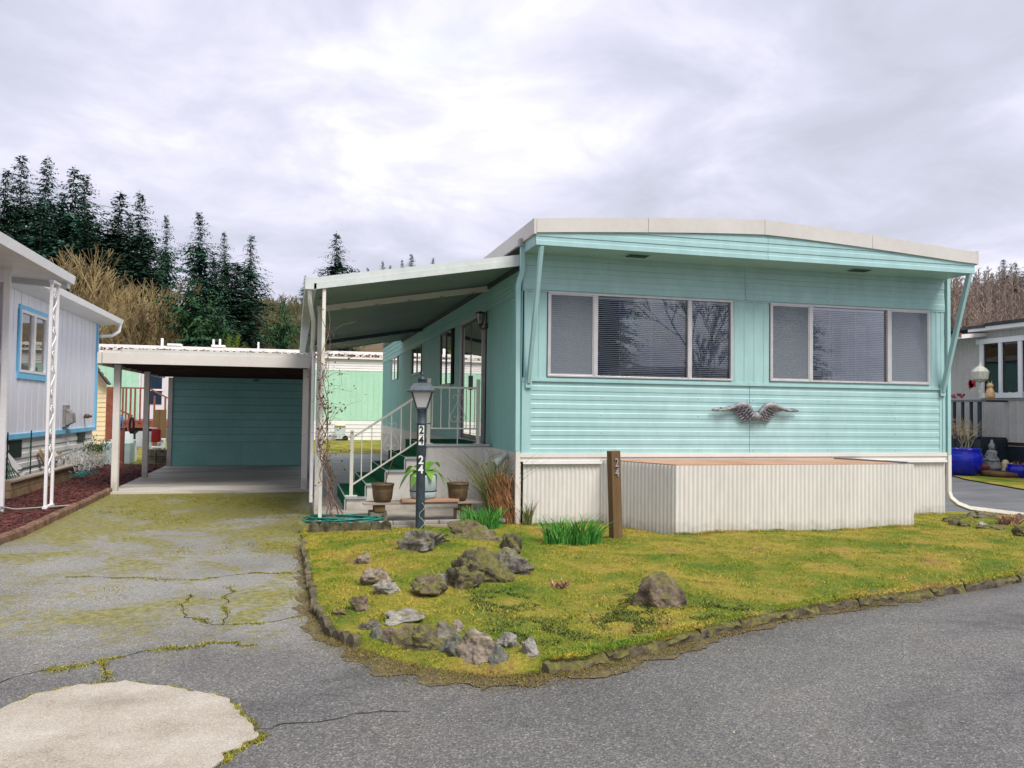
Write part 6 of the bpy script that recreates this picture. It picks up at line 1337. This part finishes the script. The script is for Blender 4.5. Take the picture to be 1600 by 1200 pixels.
def crown_from(V, name, mat):
    V = np.asarray(V, dtype=np.float32); n = len(V)//4; me = bpy.data.meshes.new(name); me.vertices.add(len(V)); me.vertices.foreach_set('co', V.ravel()); me.loops.add(len(V)); me.loops.foreach_set('vertex_index', np.arange(len(V), dtype=np.int32)); me.polygons.add(n); me.polygons.foreach_set('loop_start', np.arange(0, len(V), 4, dtype=np.int32)); me.update(calc_edges=True); me.materials.append(mat); return me
def trunk_mesh(h, r_): m = MB(); m.tube([(0, 0, -1), (0, 0, h*.3), (.05, 0, h*.7), (0, 0, h*.97)], [r_, r_*.75, r_*.35, .02], 7); return m.mesh('trunk', BARK)
FV = [conifer_mesh(20, 3.2, s_, .42, 1.15, .05, .05+.06*s_, .85, .80) for s_ in range(4)]
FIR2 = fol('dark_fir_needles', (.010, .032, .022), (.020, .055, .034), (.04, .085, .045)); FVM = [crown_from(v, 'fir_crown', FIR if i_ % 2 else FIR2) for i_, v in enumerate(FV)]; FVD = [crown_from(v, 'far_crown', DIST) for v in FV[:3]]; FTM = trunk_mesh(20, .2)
def fir(px, top, D, wpx, label, var=0, base=None, mats=FVM, grp='tall firs on the hillside'):
    p = atD(px, top, D); gz = hillz(p.x, p.y) if base is None else base; h = p.z-gz; s_ = h/20; wr = wpx*random.uniform(1.15, 1.6)/FPX*D/2/3.2
    t = empty('fir_tree', (p.x, p.y, gz), label, 'tree', grp); t.rotation_euler = (R(random.uniform(-2, 2)), R(random.uniform(-2, 2)), random.random()*6.28); t.scale = (wr, wr*random.uniform(.85, 1.15), s_)
    for nm, me in (('crown', mats[var % len(mats)]), ('trunk', FTM)):
        o = bpy.data.objects.new(nm, me); COL.objects.link(o); o.parent = t
    return t
for i, (px, top, D, wpx, lab) in enumerate((
 (35, 242, 74, 78, 'tall dark fir at the far left with a leaning top'), (64, 240, 80, 62, 'thinner fir with an open crown just right of the leftmost fir'), (5, 262, 72, 70, 'fir cut by the left edge of the picture'),
 (108, 256, 76, 84, 'broad dense fir, widest of the left group'), (140, 268, 80, 66, 'fir with wind blown side branches right of the widest fir'), (92, 300, 78, 60, 'shorter fir filling the gap in the left group'),
 (178, 296, 80, 72, 'ragged open fir right of the wind blown one'), (203, 330, 84, 52, 'lower fir tucked behind the ragged open fir'), (231, 298, 78, 66, 'pointed spruce like fir, right tip of the left group'), (262, 336, 82, 46, 'slim fir at the right end of the left group'), (150, 330, 74, 80, 'low bushy fir in front of the left group'), (60, 320, 72, 90, 'low bushy fir under the leftmost pair'), (235, 370, 76, 70, 'short fir under the pointed one'))):
    fir(px, top, D, wpx*1.12, lab, i)
for i, (px, top, D, wpx, lab) in enumerate(((319, 330, 88, 50, 'slender fir with a narrow spire standing alone'), (359, 360, 92, 44, 'fir left of the twin tops'), (385, 366, 94, 46, 'fir forming the right of the twin tops'), (372, 410, 90, 72, 'low dense fir below the twin tops'), (335, 400, 86, 60, 'low fir between the lone spire and the twin tops'))):
    fir(px, top, D, wpx*1.1, lab, i+1, grp='firs in the middle group')
fir(527, 362, 95, 62, 'lone fir rising behind the porch awning', 2, grp='firs behind the awning')
for i, (px, top, wpx, lab) in enumerate(((598, 408, 18, 'tiny far fir left of the others above the awning'), (612, 414, 16, 'small far fir second above the awning'), (628, 405, 20, 'far fir third above the awning'), (645, 396, 26, 'tallest of the far firs above the awning'), (674, 402, 22, 'far fir nearest the turquoise roof'), (560, 421, 18, 'faint far fir just right of the lone fir'), (578, 418, 20, 'faint far fir left of the tiny one'), (480, 430, 18, 'small far fir left of the lone fir'))):
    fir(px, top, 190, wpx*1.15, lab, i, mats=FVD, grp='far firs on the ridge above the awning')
for i, (px, top, wpx, lab) in enumerate(((1572, 404, 30, 'pointed far fir on the right ridge'), (1592, 409, 26, 'far fir right of the pointed one'), (1540, 422, 16, 'small dark far fir on the right ridge'), (1552, 426, 22, 'small far fir among the bare alders'), (1608, 398, 30, 'far fir cut by the right edge'), (1583, 440, 34, 'greyish fir lower on the right slope'), (1520, 434, 16, 'thin far fir behind the right brace'))):
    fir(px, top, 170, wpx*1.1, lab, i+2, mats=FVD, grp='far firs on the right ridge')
# spruces nearer, behind the mint house
SV = [conifer_mesh(9, 3.0, 21+s_, .18, 1.0, .02, .02, .6, .62) for s_ in range(2)]; SVM = [crown_from(v, 'spruce_crown', SPR) for v in SV]; STM = trunk_mesh(9, .2)
for (px, top, D, wpx, lab, v) in ((300, 428, 52, 112, 'wide dark spruce behind the mint house roof', 0), (444, 467, 50, 64, 'rounded small spruce right of the wide dark one', 1), (335, 470, 54, 80, 'low spruce at the right foot of the wide dark one', 1)):
    p = atD(px, top, D); t = empty('spruce_tree', (p.x, p.y, 0), lab, 'tree', 'spruces behind the mint house'); t.scale = (wpx/FPX*D/6.0, wpx/FPX*D/6.0, p.z/9)
    for nm, me in (('crown', SVM[v]), ('trunk', STM)): o = bpy.data.objects.new(nm, me); COL.objects.link(o); o.parent = t
# bare trees
def pole_tree(h, seed, name, mat, r0=.10, nb=46, minr=.022):
    rg = random.Random(seed); segs = []; p = Vector((0, 0, -.3)); d = Vector((rg.gauss(0, .05), rg.gauss(0, .05), 1)).normalized(); n = 8; spine = [p.copy()]
    for k in range(n): p = p+d*(h/n); d = (d+Vector((rg.gauss(0, .05), rg.gauss(0, .05), .1))).normalized(); spine.append(p.copy())
    for k in range(n): segs.append((spine[k], spine[k+1], r0*(1-k/n)+minr, r0*(1-(k+1)/n)+minr*.7))
    for b in range(nb):
        t_ = .18+.8*(b/nb); u = t_*n; i = min(int(u), n-1); q = spine[i].lerp(spine[i+1], u-i); a = rg.uniform(0, 6.28); l = h*rg.uniform(.08, .20)*(1.15-t_); dd = Vector((math.cos(a)*.6, math.sin(a)*.6, rg.uniform(.7, 1.4))).normalized(); e = q+dd*l; segs.append((q, e, minr*1.3, minr))
        for c in range(4):
            s_ = rg.uniform(.25, 1); w_ = q.lerp(e, s_); d2 = (dd+Vector((rg.gauss(0, .45), rg.gauss(0, .45), .3))).normalized(); e2 = w_+d2*l*rg.uniform(.3, .6); segs.append((w_, e2, minr*.9, minr*.6))
    return segs_mesh(segs, name, mat)
def segs_mesh(segs, name, mat):
    vs = []; fs = []
    for p, q, a, b in segs:
        d = (q-p).normalized(); u = d.orthogonal().normalized(); v = d.cross(u); n0 = len(vs)
        for c_, r_ in ((p, a), (q, b)):
            for k in range(3): an = 2.0944*k; vs.append(c_+u*math.cos(an)*r_+v*math.sin(an)*r_)
        fs += [(n0+k, n0+(k+1) % 3, n0+3+(k+1) % 3, n0+3+k) for k in range(3)]
    me = bpy.data.meshes.new(name); me.from_pydata([tuple(v) for v in vs], [], fs); me.materials.append(mat); return me, max(v.z for v in vs)
def bare_mesh(h, seed, levels=5, spread=.5, name='bare', upright=.3, nk=3, r0=None, mat=None, multi=1, minr=.012):
    rg = random.Random(seed); V = []
    segs = []
    def grow(p, d, l, r_, lev):
        q = p+d*l+Vector((rg.gauss(0, .05), rg.gauss(0, .05), 0))*l; segs.append((p, q, r_, max(minr, r_*.62)))
        if lev == 0: return
        for k in range(nk if lev > 1 else nk+2):
            s_ = rg.uniform(.45, 1) if k else 1; b = p.lerp(q, s_)
            nd = (d*(1.1)+Vector((rg.gauss(0, spread), rg.gauss(0, spread), rg.gauss(0, spread*.6)+upright))).normalized()
            grow(b, nd, l*rg.uniform(.55, .82), max(minr, r_*.6), lev-1)
    for m_ in range(multi):
        d = Vector((rg.gauss(0, .28 if multi > 1 else .03), rg.gauss(0, .28 if multi > 1 else .03), 1)).normalized(); grow(Vector((rg.gauss(0, .3)*(multi > 1), rg.gauss(0, .3)*(multi > 1), -.3)), d, h*.30, r0 or h*.014, levels)
    return segs_mesh(segs, name, mat)
WIL = M('willow_twigs', (.13, .095, .045), (.30, .225, .095), .25, .8); BRN = M('brown_twigs', (.13, .085, .055), (.24, .16, .11), .1, .9); ALD = M('hazed_reddish_alder_twigs', (.20, .155, .13), (.32, .25, .21), .1, .9); OLV = M('olive_twigs', (.13, .12, .05), (.2, .18, .09), .15, .9)  # alder twigs paled: haze of the right slope is put into their colour
WM = [bare_mesh(10, 31+s_, 5, .36, 'willow_branches', .16, 3, .12, WIL, 2, .012) for s_ in range(3)]
BMh = [bare_mesh(10, 51+s_, 5, .34, 'bare_branches', .25, 3, .12, BRN, 2, .022) for s_ in range(3)]
AM = [pole_tree(12, 71+s_, 'alder_branches', ALD, .13, 60, .026) for s_ in range(3)]
def bare(px, top, D, label, me, grp, sxy=1., base=None, name='bare_tree'):
    p = atD(px, top, D); gz = hillz(p.x, p.y) if base is None else base; s_ = (p.z-gz)/me[1]
    t = empty(name, (p.x, p.y, gz), label, 'tree', grp); t.scale = (s_*sxy, s_*sxy, s_); t.rotation_euler = (0, 0, random.random()*6.28)
    o = bpy.data.objects.new('branches', me[0]); COL.objects.link(o); o.parent = t; return t
for i, (px, top, D, lab) in enumerate(((66, 372, 58, 'golden bare willow left of the eave, tallest of its row'), (30, 392, 56, 'golden bare willow behind the left awning'), (100, 405, 55, 'golden bare willow second from the eave'), (125, 420, 54, 'golden bare tree above the grey gutter'), (158, 398, 56, 'golden bare tree with strong upright limbs'), (185, 402, 57, 'golden bare tree left of the utility pole'), (208, 415, 55, 'golden bare tree just left of the utility pole top'), (240, 440, 56, 'golden bare tree right of the utility pole'), (262, 448, 58, 'low golden bare tree next to the wide spruce'), (143, 452, 50, 'low golden brush above the tile roof'), (195, 470, 50, 'low golden brush left of the pole'), (225, 480, 50, 'low golden brush at the foot of the pole'), (85, 430, 52, 'low golden brush over the lavender roof'))):
    bare(px, top, D, lab, WM[i % 3], 'golden bare trees behind the left homes', 1.25)
# far hillside wood: reads as one mass
def wood(name, spots, meshes, mat, label):
    V = []; F = []; nb = 0
    data = []
    for me, _z in meshes:
        v = np.empty(len(me.vertices)*3, dtype=np.float32); me.vertices.foreach_get('co', v); f = np.empty(len(me.loops), dtype=np.int32); me.loops.foreach_get('vertex_index', f); data.append((v.reshape(-1, 3), f, _z))
    for i, (x, y, h) in enumerate(spots):
        v, f, zm = data[i % len(data)]; a = random.random()*6.28; c, s_ = math.cos(a), math.sin(a); k = h/zm; R_ = np.array([[c, -s_, 0], [s_, c, 0], [0, 0, 1]])
        V.append((v @ R_.T)*[k*1.5, k*1.5, k]+[x, y, hillz(x, y)]); F.append(f+nb); nb += len(v)
    V = np.concatenate(V).astype(np.float32); F = np.concatenate(F).astype(np.int32); me = bpy.data.meshes.new(name); me.vertices.add(len(V)); me.vertices.foreach_set('co', V.ravel()); me.loops.add(len(F)); me.loops.foreach_set('vertex_index', F); n = len(F)//4; me.polygons.add(n); me.polygons.foreach_set('loop_start', np.arange(0, len(F), 4, dtype=np.int32)); me.update(calc_edges=True); me.materials.append(mat)
    o = bpy.data.objects.new(name, me); COL.objects.link(o); ORIG[o.name] = Vector((0, 0, 0)); tag(o, label, 'woodland', None, 'stuff')
def spots(pxa, pxb, n, D0, D1, h0, h1):
    o = []
    for _ in range(n):
        D = random.uniform(D0, D1); p = atD(random.uniform(pxa, pxb), 600, D); o.append((p.x, p.y, random.uniform(h0, h1)))
    return o
LB = [bare_mesh(10, 91+s_, 4, .36, 'wood_branches', .25, 3, .10, BRN, 2, .030) for s_ in range(3)]
LA = [pole_tree(12, 95+s_, 'wood_branches', ALD, .10, 40, .030) for s_ in range(3)]
wood('hillside_wood', spots(380, 560, 110, 110, 180, 5, 8), LB, OLV, 'bare olive brown wood covering the hillside behind the carport')
wood('hillside_wood', spots(0, 400, 90, 62, 80, 2.5, 5), LB, OLV, 'bare undergrowth on the hillside below the left firs')
wood('hillside_wood', spots(1440, 1640, 260, 90, 175, 7, 12), LA, ALD, 'reddish bare alder wood on the hillside to the right')
for i, (px, top, D, lab) in enumerate(((1500, 438, 95, 'tall reddish bare alder beside the roof corner'), (1522, 428, 100, 'tall reddish bare alder second from the roof corner'), (1538, 434, 104, 'tall reddish bare alder in the middle of the right slope'), (1556, 440, 98, 'reddish bare alder left of the grey fir'), (1510, 455, 90, 'lower bare alder behind the sloping brace'), (1575, 460, 92, 'lower bare alder above the taupe roof'), (1595, 450, 96, 'lower bare alder at the right edge'))):
    bare(px, top, D, lab, AM[i % 3], 'bare alders on the right slope', .8)
# small golden conifers at the roof line
for px, top, lab in ((358, 520, 'small yellow green cypress above the carport roof'), (372, 518, 'second yellow green cypress above the carport roof')):
    p = atD(px, top, 48); t = empty('cypress', (p.x, p.y, 0), lab, 'shrub', 'yellow green cypresses'); t.scale = (.22, .22, p.z/9); o = bpy.data.objects.new('crown', SVM[0].copy()); o.data.materials[0] = fol('cypress_'+str(px), (.06, .10, .015), (.12, .18, .02), (.2, .24, .04)); COL.objects.link(o); o.parent = t
# trees across the road behind the camera, reflected in the front windows
for x, y, k, lab in ((9.5, -30, .62, 'dark fir across the road, left of the white home'), (12.5, -31, .5, 'dark fir across the road behind the white home corner'), (15.2, -35, .60, 'dark fir across the road behind the white home'), (24.5, -34, .6, 'dark fir across the road right of the white home'), (27.0, -33, .45, 'shorter dark fir across the road at the right')):
    t = empty('fir_tree', (x, y, 0), lab, 'tree', 'firs across the road'); t.scale = (k*.95, k*.95, k)
    for nm, me in (('crown', FVM[1]), ('trunk', FTM)): o = bpy.data.objects.new(nm, me); COL.objects.link(o); o.parent = t
me = bare_mesh(11, 5, 6, .36, 'street_tree_branches', .2, 3, .16, M('street_tree_bark', (.06, .05, .045)), 1, .012)
t = empty('bare_tree', (15.8, -24, 0), 'bare street tree across the road, reflected in the front window', 'tree'); s_ = 9/me[1]; t.scale = (s_, s_, s_); o = bpy.data.objects.new('branches', me[0]); COL.objects.link(o); o.parent = t
